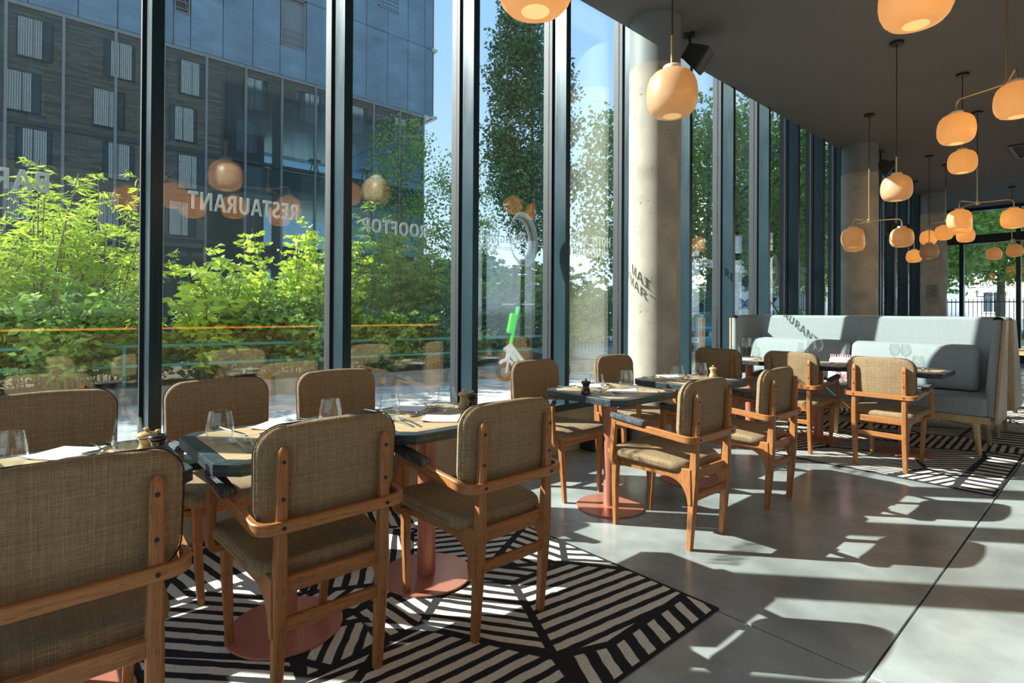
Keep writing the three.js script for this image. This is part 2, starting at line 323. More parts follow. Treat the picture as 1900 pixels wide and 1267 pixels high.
// ------------------------------------------------------------------ room shell
const X0 = -4.5, X1 = 18.5, ZB = 7, HC = 3.98;
{
  const floor = struct('floor', span(X0, X1, -0.3, -0.014, -3.5, ZB), M.joint);
  const xs = [X0, 2.14, 8.86, 13.6, X1], zs = [-3.3, -0.58, 3.2, ZB], gap = 0.0035;
  for (let i = 0; i < 4; i++) for (let j = 0; j < 3; j++) {
    const w = xs[i + 1] - xs[i] - gap * 2, d = zs[j + 1] - zs[j] - gap * 2;
    const g = new RoundedBoxGeometry(w, 0.06, d, 1, 0.003).translate((xs[i] + xs[i + 1]) / 2, -0.03, (zs[j] + zs[j + 1]) / 2);
    part('floor_slab', boxUV(g), M.floor, floor);
  }
  struct('ceiling', span(X0 - 0.2, X1 + 0.2, HC, 4.3, -3.23, ZB + 0.2), M.ceiling);
  // plinth and sill under the glazing, header above it
  const wf = struct('wall_front', merge([span(X0, X1 + 0.1, -0.05, 0.373, -3.52, -3.262)]), M.concrete);
  part('window_sill', span(X0, X1, 0.373, 0.428, -3.44, -3.205), M.frame, wf);
  part('header', span(X0, X1, 4.46, 4.6, -3.49, -3.2), M.frame, wf);
  part('bulkhead', span(X0, X1, 4.3, 4.5, -3.23, -3.0), M.ceiling, wf);
  // rear wall, with openings out of the frame on both sides of a solid middle
  const wb = struct('wall_back', merge([span(-0.9, 9.6, 0, HC, ZB, ZB + 0.2), span(X0, -0.9, 0, 0.3, ZB, ZB + 0.2), span(X0, -0.9, 3.7, HC, ZB, ZB + 0.2),
    span(9.6, X1, 0, 0.3, ZB, ZB + 0.2), span(9.6, X1, 3.7, HC, ZB, ZB + 0.2)]), M.white);
  for (const x of [X0 + 0.05, -2.7, 11.2, 12.9, 14.6, 16.3, X1 - 0.05]) part('mullion', span(x - 0.03, x + 0.03, 0.3, 3.7, ZB, ZB + 0.16), M.frame, wb);
  // left wall: glazed too
  const wl = struct('wall_left', merge([span(X0 - 0.2, X0, 0, 0.4, -3.5, ZB), span(X0 - 0.2, X0, 3.8, HC, -3.5, ZB)]), M.frame);
  for (let z = -3.4; z <= ZB; z += 1.3) part('mullion', span(X0 - 0.18, X0, 0.4, 3.8, z - 0.03, z + 0.03), M.frame, wl);
  part('pane', span(X0 - 0.11, X0 - 0.1, 0.4, 3.8, -3.4, ZB), M.glass, wl);
  part('pane', span(X0, -0.9, 0.3, 3.7, ZB + 0.08, ZB + 0.09), M.glass, wb);
  part('pane', span(9.6, X1, 0.3, 3.7, ZB + 0.08, ZB + 0.09), M.glass, wb);
}
// lettering on the panes, read from the street
const lettering = {};
{
  const out = (g, xr, y) => g.rotateY(Math.PI).translate(xr, y, -3.409);
  lettering[0] = [out(textGeo('BAR', 0.2, 0.095), 0.102, 1.768)];
  lettering[1] = [out(textGeo('RESTAURANT', 0.6, 0.098), 1.28, 1.772)];
  lettering[2] = [out(textGeo('ROOFTOP', 0.51, 0.092), 2.215, 1.752)];
  // ring emblem of two crescents beside the words
  const crescent = (cx, cy, a, b, dx, dy, k, rot, open) => {
    const s = new THREE.Shape(), N = 40, P = [], Q = [];
    for (let i = 0; i <= N; i++) { const t = open[0] + (open[1] - open[0]) * i / N; P.push([cx + a * Math.cos(t), cy + b * Math.sin(t)]); Q.push([cx + dx + a * k * Math.cos(t), cy + dy + b * k * Math.sin(t)]); }
    const R = ([x, y]) => { const c = Math.cos(rot), q = Math.sin(rot), X = x - cx, Y = y - cy; return [cx + X * c - Y * q, cy + X * q + Y * c]; };
    [...P, ...Q.reverse()].map(R).forEach(([x, y], i) => (i ? s.lineTo(x, y) : s.moveTo(x, y)));
    return clean(new THREE.ExtrudeGeometry(s, { depth: 0.0015, bevelEnabled: false }));
  };
  // drawn as seen from the street: +x there is -x here
  const cX = -3.185, ring = [crescent(cX, 1.83, 0.165, 0.232, 0.04, 0.008, 0.74, -0.12, [0.5, 4.95]), crescent(cX, 1.83, 0.165, 0.232, -0.002, -0.006, 0.955, -0.12, [-1.45, 0.9]),
    crescent(cX + 0.018, 1.835, 0.125, 0.19, 0.035, 0.006, 0.84, -0.2, [1.2, 4.5]), crescent(cX + 0.015, 1.82, 0.14, 0.2, 0.012, 0.014, 0.93, -0.1, [-1.9, 0.2])];
  const emblem = merge(ring).rotateY(Math.PI).translate(0, 0, -3.409);
  const the = clean(textGeo('The', 0.12, 0.1, 0.0015, FONT_S)); { const p = the.attributes.position; for (let i = 0; i < p.count; i++) p.setX(i, p.getX(i) + p.getY(i) * 0.35); }
  lettering[3] = [emblem, out(the, 3.235, 1.79), out(textGeo('ORIGINALS', 0.43, 0.058), 3.112, 1.783), out(textGeo('HUMAN HOTELS & RESORTS', 0.49, 0.034), 3.085, 1.722)];
  lettering[4] = [out(textGeo('HOTEL  MAISON', 0.72, 0.092), 4.352, 1.858), out(textGeo('MONTMARTRE', 0.66, 0.082), 4.33, 1.745)];
}
const paneGeo = span(0.028, 0.972, 0.42, 4.46, -3.407, -3.385);
for (let k = -5; k < 18; k++) {
  const w = struct('window_' + (k + 6)), x = 0.503 + k;
  w.position.x = x;
  part('mullion', boxUV(new RoundedBoxGeometry(0.056, 4.06, 0.19, 1, 0.003).translate(0, 2.44, -3.295)), M.frame, w);
  part('mullion_cap', span(-0.03, 0.03, 0.4, 4.46, -3.47, -3.41), M.frameDark, w);
  part('glazing_bead', span(-0.046, -0.028, 0.42, 4.46, -3.385, -3.352), M.frameDark, w);
  part('glazing_bead', span(0.028, 0.046, 0.42, 4.46, -3.385, -3.352), M.frameDark, w);
  const pane = part('pane', paneGeo, M.glass, w);
  const L = k >= -1 ? lettering[(k + 1) % 5] : null;
  if (L) for (const g of L) { const o = part('lettering', g, M.vinyl, pane); o.position.x = -((k + 1) % 5) + 0.497 + (k === 5 ? 0.1 : 0); }
}
// glazed end wall
{
  const we = struct('wall_right', merge([span(X1, X1 + 0.25, 0, 0.25, -3.5, ZB + 0.2), span(X1, X1 + 0.25, 3.9, HC, -3.5, ZB + 0.2)]), M.frame);
  part('transom', span(X1 + 0.02, X1 + 0.2, 3.06, 3.28, -3.4, ZB), M.frameDark, we);
  const zs = [-3.36, -2.91, -1.8, -0.72, 0.36, 1.44, 2.52, 3.6, 4.68, 5.76, 6.9];
  for (const z of zs) part('mullion', span(X1 + 0.01, X1 + 0.19, 0.25, 3.9, z - 0.045, z + 0.045), M.frame, we);
  for (let i = 0; i < zs.length - 1; i++) for (const [y0, y1] of [[0.25, 3.06], [3.28, 3.9]]) {
    const pane = part('pane', span(X1 + 0.1, X1 + 0.122, y0, y1, zs[i] + 0.045, zs[i + 1] - 0.045), M.glass, we);
    if (i === 1 && y0 < 1) {
      const dark = std({ color: new THREE.Color(0.05, 0.045, 0.04), roughness: 0.8 }), red = std({ color: new THREE.Color(0.22, 0.03, 0.02), roughness: 0.8 });
      // seen from inside the words are mirrored: read from beyond the wall, looking towards -x
      const out = (g, z, y) => g.rotateY(Math.PI / 2).translate(X1 + 0.124, y, z);
      part('lettering', out(textGeo('ACCES HOTEL', 0.62, 0.125, 0.0015, FONT_R), -1.95, 1.9), dark, pane);
      part('lettering', out(textGeo('LIVRAISON', 0.5, 0.125, 0.0015, FONT_R), -1.95, 1.69), dark, pane);
      for (const [z, y] of [[-2.8, 1.9], [-2.62, 1.66]]) {
        const s = shapeOf([[0, 0], [0.17, 0], [0.17, 0.022], [0.022, 0.022], [0.022, 0.15], [0, 0.15]]), a = shapeOf([[-0.045, 0.11], [0.011, 0.19], [0.067, 0.11], [0.055, 0.1], [0.011, 0.16], [-0.033, 0.1]]);
        const g = merge([clean(extrude(s, 0.0015)), clean(extrude(a, 0.0015))]); g.rotateY(-Math.PI / 2).translate(X1 + 0.126, y, z);
        part('arrow', g, red, pane);
      }
    }
  }
}
// round concrete columns with grey heads
for (const [n, x, z, r] of [[1, 4.5, -3.0, 0.24], [2, 10.35, -2.95, 0.265], [3, 15.7, -3.0, 0.27]]) {
  const g = cyl(r, r, 3.51, 64); const uv = g.attributes.uv; for (let i = 0; i < uv.count; i++) uv.setXY(i, uv.getX(i) * 1.5, uv.getY(i) * 3.5);
  const c = struct('column_' + n, g.translate(0, 1.755, 0), M.concrete); c.position.set(x, 0, z);
  part('column_head', cyl(r - 0.006, r - 0.006, HC - 3.51, 48).translate(0, (HC + 3.51) / 2, 0), std({ color: new THREE.Color(0.22, 0.25, 0.25), roughness: 0.6 }), c);
}
// hotel storeys above the restaurant, mirrored in the glass opposite
{
  const f = struct('hotel_facade', span(-8, 21, 4.47, 21, -3.5, -3.1), M.timber);
  const glass = std({ color: new THREE.Color(0.1, 0.14, 0.17), roughness: 0.06, metalness: 0.6 });
  const frameG = merge([span(-0.62, 0.62, 0.86, 0.9, -0.05, 0.02), span(-0.62, 0.62, -0.9, -0.86, -0.05, 0.02), span(-0.62, -0.57, -0.9, 0.9, -0.05, 0.02), span(0.57, 0.62, -0.9, 0.9, -0.05, 0.02), span(-0.02, 0.02, -0.9, 0.9, -0.05, 0.02)]);
  const paneG = span(-0.58, 0.58, -0.87, 0.87, -0.012, 0.0);
  const cg = (() => { const g = new THREE.PlaneGeometry(0.8, 1.7, 36, 1); const p = g.attributes.position; for (let i = 0; i < p.count; i++) p.setZ(i, 0.02 * Math.sin(p.getX(i) * 75)); g.computeVertexNormals(); return g; })();
  reseed(5);
  for (let r = 0; r < 6; r++) for (let i = 0; i < 9; i++) {
    const x = -6.2 + i * 3.1 + (r % 2) * 0.4, y = 5.9 + r * 2.45;
    const w = part('window', frameG, M.frameDark, f, [x, y, -3.5]);
    part('pane', paneG, glass, w);
    part('curtain', cg, M.curtain, w, [-0.16 + rr(0, 0.3), 0, -0.04]);
  }
}
// ------------------------------------------------------------------ rugs: woven facets of black and cream stripes
const CREAM = '#f0ebdc', INK = '#2b292c';
function drawRug(c, W, H, S, X, Z, facets, s0) {
  reseed(s0);
  const px = ([x, z]) => [(x - X) * S, (z - Z) * S];
  c.fillStyle = INK; c.fillRect(0, 0, W, H);
  for (const f of facets) {
    const P = f.p.map(px), d = Math.hypot(...f.d), ux = f.d[0] / d, uz = f.d[1] / d, per = f.w * S, o = px(f.o ?? f.p[0]);
    c.save(); c.beginPath(); P.forEach((q, i) => (i ? c.lineTo(...q) : c.moveTo(...q))); c.closePath(); c.clip();
    c.fillStyle = INK; c.fillRect(0, 0, W, H);
    c.strokeStyle = CREAM; c.lineWidth = per * (f.k ?? 0.56);
    const n = Math.ceil(Math.hypot(W, H) / per);
    for (let i = -n; i <= n; i++) {
      const cx = o[0] - uz * per * i, cz = o[1] + ux * per * i;
      c.beginPath(); const L = Math.hypot(W, H);
      for (let t = -L; t <= L; t += 18) { const j = (rnd() - 0.5) * 2.2, q = [cx + ux * t - uz * j, cz + uz * t + ux * j]; t === -L ? c.moveTo(...q) : c.lineTo(...q); }
      c.stroke();
    }
    c.restore();
    c.beginPath(); P.forEach((q, i) => (i ? c.lineTo(...q) : c.moveTo(...q))); c.closePath(); c.strokeStyle = INK; c.lineWidth = 0.034 * S; c.lineJoin = 'round'; c.stroke();
  }
  const im = c.getImageData(0, 0, W, H), D = im.data;  // pile grain and a slightly fuzzy edge
  for (let i = 0; i < W * H; i++) { const k = 0.86 + hash(i % W, (i / W) | 0, 8) * 0.24; for (let q = 0; q < 3; q++) D[i * 4 + q] *= k; }
  c.putImageData(im, 0, 0);
}
function voronoi(x0, x1, z0, z1, n, s0, widths) { // convex cells clipped from the rectangle
  reseed(s0);
  const P = Array.from({ length: n }, () => [rr(x0, x1), rr(z0, z1)]), out = [];
  for (let i = 0; i < n; i++) {
    let poly = [[x0, z0], [x1, z0], [x1, z1], [x0, z1]];
    for (let j = 0; j < n; j++) if (j !== i) {
      const m = [(P[i][0] + P[j][0]) / 2, (P[i][1] + P[j][1]) / 2], nx = P[j][0] - P[i][0], nz = P[j][1] - P[i][1], side = (q) => (q[0] - m[0]) * nx + (q[1] - m[1]) * nz, res = [];
      for (let a = 0; a < poly.length; a++) {
        const A = poly[a], B = poly[(a + 1) % poly.length], sa = side(A), sb = side(B);
        if (sa <= 0) res.push(A);
        if (sa * sb < 0) { const t = sa / (sa - sb); res.push([A[0] + (B[0] - A[0]) * t, A[1] + (B[1] - A[1]) * t]); }
      }
      poly = res;
    }
    const a = rr(0, Math.PI);
    out.push({ p: poly, d: [Math.cos(a), Math.sin(a)], w: widths[0] + (widths[1] - widths[0]) * rnd() });
  }
  return out;
}
{
  const X = -1.2, Z = -3.2, x1 = 2.155, z1 = -1.117, S = 520, W = Math.round((x1 - X) * S), H = Math.round((z1 - Z) * S);
  const F = [...voronoi(X, x1, Z, z1, 26, 77, [0.055, 0.075]),
    { p: [[1.60, -2.60], [2.155, -2.70], [2.155, -2.28], [1.66, -2.02], [1.35, -2.2]], d: [0.46, 0.23], w: 0.062 },
    { p: [[0.30, -2.62], [0.75, -2.62], [0.86, -2.05], [0.72, -1.93], [0.30, -2.35]], d: [0.165, 0.185], w: 0.064 },
    { p: [[0.30, -2.35], [0.72, -1.93], [0.70, -1.80], [0.30, -1.9]], d: [0.165, 0.175], w: 0.066 },
    { p: [[0.72, -1.93], [0.86, -2.05], [1.02, -2.0], [1.0, -1.82], [0.80, -1.79]], d: [-0.16, 0.2], w: 0.06 },
    { p: [[0.86, -2.05], [1.2, -2.1], [1.33, -1.945], [1.16, -1.81], [1.0, -1.82], [1.02, -2.0]], d: [0.02, 0.3], w: 0.062 },
    { p: [[1.2, -2.1], [1.66, -2.02], [1.98, -1.815], [1.653, -1.826], [1.5, -1.955], [1.333, -1.942]], d: [0.14, 0.2], w: 0.064 },
    { p: [[1.66, -2.02], [2.155, -2.28], [2.155, -2.0], [1.98, -1.815]], d: [0.05, 0.3], w: 0.07 },
    { p: [[1.98, -1.815], [2.155, -2.0], [2.155, -1.56]], d: [0.3, 0.33], w: 0.06 },
    { p: [[0.98, -1.80], [1.159, -1.81], [1.411, -1.339], [1.33, -1.117], [0.5, -1.117], [0.75, -1.62]], d: [1, 0.06], w: 0.064 },
    { p: [[0.70, -1.80], [0.98, -1.80], [0.75, -1.62], [0.5, -1.117], [0.1, -1.117], [0.3, -1.5]], d: [0.8, 0.1], w: 0.064 },
    { p: [[1.411, -1.339], [1.653, -1.826], [1.5, -1.955], [1.333, -1.942], [1.159, -1.81]], d: [0.217, 0.315], w: 0.058 },
    { p: [[1.653, -1.826], [1.98, -1.815], [2.155, -1.56], [2.155, -1.27], [1.62, -1.258], [1.411, -1.339]], d: [1, 0.128], w: 0.0655, o: [1.6, -1.42] },
    { p: [[1.411, -1.339], [1.62, -1.258], [2.155, -1.27], [2.155, -1.112], [1.36, -1.112]], d: [-0.08, 0.15], w: 0.087, k: 0.48 }];
  const t = canvasTex(W, H, (c) => drawRug(c, W, H, S, X, Z, F, 3));
  const g = new RoundedBoxGeometry(x1 - X, 0.008, z1 - Z, 1, 0.003).translate((x1 + X) / 2, 0.004, (z1 + Z) / 2), p = g.attributes.position, uv = g.attributes.uv;
  for (let i = 0; i < p.count; i++) uv.setXY(i, (p.getX(i) - X) / (x1 - X), 1 - (p.getZ(i) - Z) / (z1 - Z));
  single('rug', g, std({ map: t, roughness: 1, bumpMap: T.tweedB, bumpScale: 0.001 }), 'black and cream rug of bold striped facets under the near row of window tables', 'rug');
}
{
  const X = 4.872, Z = -3.2, x1 = 10.4, z1 = -0.585, S = 330, W = Math.round((x1 - X) * S), H = Math.round((z1 - Z) * S);
  const F = [...voronoi(X, x1, Z, z1, 30, 141, [0.055, 0.075]),
    { p: [[4.872, -1.2], [5.3, -1.05], [5.15, -0.82], [4.872, -0.8]], d: [0.9, 0.3], w: 0.062 },
    { p: [[5.15, -0.82], [5.3, -1.05], [6.05, -1.35], [6.35, -0.85], [6.1, -0.8]], d: [0.7, 0.6], w: 0.06 },
    { p: [[6.35, -0.85], [6.05, -1.35], [6.7, -1.5], [6.95, -1.1], [6.75, -0.585], [6.5, -0.585]], d: [1, -0.05], w: 0.06 },
    { p: [[6.95, -1.1], [6.75, -0.585], [7.6, -0.585], [7.6, -1.1]], d: [0.1, 0.3], w: 0.13, k: 0.5 },
    { p: [[4.872, -0.8], [6.1, -0.8], [6.35, -0.85], [6.5, -0.585], [4.872, -0.585]], d: [0.02, 0.3], w: 0.125, k: 0.54 }];
  const t = canvasTex(W, H, (c) => drawRug(c, W, H, S, X, Z, F, 4));
  const g = new RoundedBoxGeometry(x1 - X, 0.008, z1 - Z, 1, 0.003).translate((x1 + X) / 2, 0.004, (z1 + Z) / 2), p = g.attributes.position, uv = g.attributes.uv;
  for (let i = 0; i < p.count; i++) uv.setXY(i, (p.getX(i) - X) / (x1 - X), 1 - (p.getZ(i) - Z) / (z1 - Z));
  single('rug', g, std({ map: t, roughness: 1, bumpMap: T.tweedB, bumpScale: 0.001 }), 'black and cream striped rug under the blue-grey high-backed benches', 'rug');
}
// ------------------------------------------------------------------ armchair, facing +z
const armchair = (() => {
  const t = new THREE.Group();
  // seat: wider in front, front edge rolled down
  const seat = pad({ w: 0.48, h: 0.485, d: 0.056, r: 0.075, e: 0.024, puff: 0.007, n: 56, warp: (p) => {
    const f = (p.y + 0.2425) / 0.485; // 0 at the back, 1 at the front
    const x = p.x * (0.9 + 0.15 * f), z = -0.215 + f * 0.485;
    let y = 0.433 + p.z - 0.018 * (1 - f) - Math.max(0, f - 0.8) * Math.max(0, f - 0.8) * 0.4 + (x * x) * 0.1;
    p.set(x, y, z);
  } });
  { // order of axes was turned: keep the faces outward
    const i = seat.index.array; for (let k = 0; k < i.length; k += 3) { const q = i[k]; i[k] = i[k + 1]; i[k + 1] = q; } seat.computeVertexNormals();
  }
  part('seat', seat, M.tweed, t);
  const lean = (y) => -0.228 - (y - 0.56) * 0.06, bend = (x) => 0.35 * x * x;
  const backWarp = (p) => { const k = p.y / 0.155, crown = 0.012 * (1 - (p.x / 0.23) ** 2) * Math.max(0, k); p.y = 0.705 + p.y + crown; p.x *= 1 + 0.012 * k; p.z = lean(p.y) + p.z + bend(p.x) + 0.008; };
  const back = part('backrest', pad({ w: 0.465, h: 0.31, d: 0.05, r: 0.075, e: 0.018, puff: 0.008, n: 64, warp: backWarp }), M.tweed, t);
  { // piping along the middle of the edge
    const pts = [], hw = 0.2345, hh = 0.157, r = 0.077;
    for (let i = 0; i < 72; i++) { const a = i / 72 * Math.PI * 2, c = Math.cos(a), s = Math.sin(a), q = V(Math.sign(c) * (hw - r) + r * c, Math.sign(s) * (hh - r) + r * s, -0.006); backWarp(q); pts.push(q); }
    part('piping', tube(pts, 0.0022, 5, 180, true), M.tweedPiping, back);
  }
  const up = V(0, 0, 1);
  for (const s of [-1, 1]) {
    // rear leg runs on as the post behind the backrest
    const rear = part('leg', bar([V(s * 0.168, 0, -0.232), V(s * 0.168, 0.2, -0.246), V(s * 0.168, 0.36, -0.256), V(s * 0.168, 0.42, -0.258), V(s * 0.168, 0.56, -0.264), V(s * 0.167, 0.775, -0.272), V(s * 0.167, 0.797, -0.271), V(s * 0.167, 0.806, -0.268)],
      [0.03, 0.034, 0.036, 0.036, 0.033, 0.031, 0.026, 0.012], [0.03, 0.04, 0.046, 0.046, 0.032, 0.026, 0.024, 0.018], up), M.oak, t);
    for (const [y, z] of [[0.765, -0.285], [0.655, -0.282]]) part('screw', cyl(0.0058, 0.0058, 0.004, 10).rotateX(Math.PI / 2).translate(s * 0.1672, y, z), M.screw, rear);
    part('leg', bar([V(s * 0.172, 0, 0.236), V(s * 0.186, 0.25, 0.226), V(s * 0.192, 0.41, 0.218)], [0.026, 0.034, 0.037], [0.026, 0.036, 0.042], up), M.oak, t);
    // side rail with a curved gusset into the rear leg
    const sh = new THREE.Shape(); sh.moveTo(-0.245, 0.415); sh.lineTo(0.215, 0.408); sh.lineTo(0.215, 0.355); sh.lineTo(-0.1, 0.362); sh.bezierCurveTo(-0.17, 0.362, -0.222, 0.34, -0.236, 0.24); sh.lineTo(-0.25, 0.24); sh.closePath();
    part('seat_rail', boxUV(extrude(sh, 0.022, 0.003).rotateY(-Math.PI / 2).translate(s * 0.178 + 0.011, 0, 0), 1), M.oakRail ?? M.oak, t);
    // arm post from the arm down, then a bracket in to the front leg
    part('arm_post', bar([V(s * 0.243, 0.612, 0.188), V(s * 0.246, 0.5, 0.196), V(s * 0.247, 0.415, 0.204), V(s * 0.244, 0.388, 0.206), V(s * 0.234, 0.376, 0.207), V(s * 0.196, 0.374, 0.21)], [0.026, 0.028, 0.03, 0.028, 0.026, 0.03], 0.034, up), M.oak, t);
    part('armrest_pad', (() => { const g = pad({ w: 0.05, h: 0.225, d: 0.034, r: 0.012, e: 0.01, puff: 0.002, n: 32, warp: (p) => { const f = p.y / 0.225 + 0.5, z = -0.015 + f * 0.225; p.set(p.x + s * 0.243, 0.632 + p.z + (f - 0.5) * 0.022, z); } }); const i = g.index.array; for (let k = 0; k < i.length; k += 3) { const q = i[k]; i[k] = i[k + 1]; i[k + 1] = q; } g.computeVertexNormals(); return g; })(), M.charcoal, t);
  }
  // one bent rail: arms and the band behind the posts
  const path = [];
  const add = (x, y, z) => path.push(V(x, y, z));
  const half = (s) => { const q = [[0.243, 0.612, 0.205], [0.2435, 0.602, 0.06], [0.242, 0.592, -0.08], [0.239, 0.58, -0.225]]; for (let i = 0; i <= 6; i++) { const a = i / 6 * Math.PI / 2; q.push([0.239 - 0.042 + 0.042 * Math.cos(a), 0.579 - i * 0.0008, -0.242 - 0.04 * Math.sin(a)]); } return q.map(([x, y, z]) => [s * x, y, z]); };
  half(1).forEach((q) => add(...q)); add(0.1, 0.574, -0.2835); add(0, 0.574, -0.284); add(-0.1, 0.574, -0.2835); half(-1).reverse().forEach((q) => add(...q));
  const rail = part('arm_rail', bar(path, 0.021, 0.036, V(0, 1, 0), 0.15, 0.5), M.oak, t);
  for (const s of [-1, 1]) part('screw', cyl(0.0055, 0.0055, 0.004, 10).rotateX(Math.PI / 2).translate(s * 0.168, 0.574, -0.295), M.screw, rail);
  part('seat_rail', bar([V(-0.165, 0.385, -0.245), V(0.165, 0.385, -0.245)], 0.022, 0.05), M.oak, t);
  part('seat_rail', bar([V(-0.18, 0.383, 0.216), V(0.18, 0.383, 0.216)], 0.022, 0.052), M.oak, t);
  part('stretcher', bar([V(-0.165, 0.268, -0.247), V(0.165, 0.268, -0.247)], 0.02, 0.038), M.oak, t);
  return t;
})();
let firstChair = true;
function chair(x, z, turn, label, y = 0, group) {
  if (firstChair) { firstChair = false; armchair.name = numbered('armchair'); armchair.position.set(x, y, z); armchair.rotation.y = turn; scene.add(armchair); return tag(armchair, label, 'chair', group); }
  const c = copyOf(armchair, [x, y, z], turn, label); c.name = c.name; if (group) c.userData.group = group; return c;
}
const RUGY = 0.008, GR1 = 'armchairs on the room side of the window tables', GR2 = 'armchairs against the window glass', GR3 = 'armchairs facing the blue-grey bench';
chair(1.425, -1.83, Math.PI, 'brown tweed armchair seen from behind at the third window table, last on the rug', RUGY, GR1);
chair(0.75, -1.935, Math.PI, 'large brown tweed armchair seen from behind at the second window table, between two similar chairs', RUGY, GR1);
chair(0.085, -1.845, Math.PI, 'brown tweed armchair cut off by the lower left corner of the photo', RUGY, GR1);
chair(2.742, -1.73, Math.PI, 'oak armchair on bare concrete at the table with a single dark mill, seen from behind', 0, GR1);
chair(3.64, -1.725, Math.PI, 'oak armchair on bare concrete beside the table with a single pale wooden mill', 0, GR1);
chair(0.09, -2.75, 0, 'brown tweed chair back at the far left against the window, behind the two-mill corner table', RUGY, GR2);
chair(0.74, -2.78, 0, 'brown tweed armchair against the window behind the second table, right of the first dark mullion', RUGY, GR2);
chair(1.375, -2.83, 0, 'brown tweed armchair against the window behind the third table, under the roof-bar lettering', RUGY, GR2);
chair(2.777, -2.63, 0, 'tweed armchair on concrete with sunlit seat, against the window below the parked scooter', 0, GR2);
chair(3.64, -2.585, 0, 'tweed armchair against the sunlit concrete column, behind the dark-mill table', 0, GR2);
chair(5.26, -1.29, Math.PI / 2, 'sunlit pale tweed armchair with orange oak legs, nearest the aisle in front of the bench', RUGY, GR3);
chair(5.33, -1.99, Math.PI / 2, 'half-sunlit tweed armchair at the middle bench table, behind the rear oak armchair', RUGY, GR3);
chair(5.22, -2.62, Math.PI / 2, 'shaded tweed armchair at the bench table nearest the window, right of the column', RUGY, GR3);

// ------------------------------------------------------------------ dining tables
const HT = 0.73;
function tableTop(w, d, ch, h0, h1) {
  const a = w / 2, b = d / 2, s = shapeOf([[-a + ch, -b], [a - ch, -b], [a, -b + ch], [a, b - ch], [a - ch, b], [-a + ch, b], [-a, b - ch], [-a, -b + ch]]);
  const e = 0.002; return boxUV(extrude(s, h1 - h0 - 2 * e, e).rotateX(-Math.PI / 2).translate(0, h0 + e, 0));
}
const diningTable = (() => {
  const t = new THREE.Group();
  const top = part('tabletop', tableTop(0.626, 0.61, 0.062, HT - 0.04, HT - 0.0012), M.burnt, t);
  part('inlay', tableTop(0.53, 0.515, 0.048, HT - 0.006, HT), M.kraft, top);
  part('column', cyl(0.041, 0.041, HT - 0.05, 32).translate(0, (HT - 0.05) / 2 + 0.008, 0), M.copper, t);
  part('base_plate', lathe([[0, 0], [0.208, 0], [0.21, 0.002], [0.21, 0.007], [0.207, 0.01], [0.05, 0.011], [0.043, 0.014], [0, 0.014]], 64), M.copper, t);
  part('mounting_plate', box(0.2, 0.008, 0.2, 0, HT - 0.045, 0), M.black, t);
  return t;
})();
let firstTable = true;
function table(x, z, turn, label, y = 0) {
  const grp = 'square copper-column tables';
  if (firstTable) { firstTable = false; diningTable.name = numbered('dining_table'); diningTable.position.set(x, y, z); scene.add(diningTable); return tag(diningTable, label, 'table', grp); }
  return copyOf(diningTable, [x, y, z], turn, label, grp);
}
const TC = [[0.085, -2.15], [0.77, -2.15], [1.405, -2.15], [2.774, -2.165], [3.663, -2.13]];
table(...TC[0], 0, 'dark-edged table at the far left, its copper base half hidden by the front armchair', RUGY);
table(...TC[1], 0, 'dark-edged table with copper base on the rug, second from the left by the window', RUGY);
table(...TC[2], 0, 'dark-edged window table with sunlit inlay and a pair of mills, third from the left', RUGY);
table(...TC[3], 0, 'dark-edged table on concrete with copper column in full view and one dark mill');
table(...TC[4], 0, 'dark-edged table before the concrete column, carrying one pale wooden mill');
const TB = [[5.76, -2.66], [5.76, -1.985], [5.77, -1.3]];
table(...TB[0], Math.PI / 2, 'copper-column table by the left end of the bench, nearest the window', RUGY);
table(...TB[1], Math.PI / 2, 'copper-column table at the middle of the bench, in front of the pink cushion', RUGY);
table(...TB[2], Math.PI / 2, 'copper-column table at the aisle end of the bench, dark brown base on the rug', RUGY);
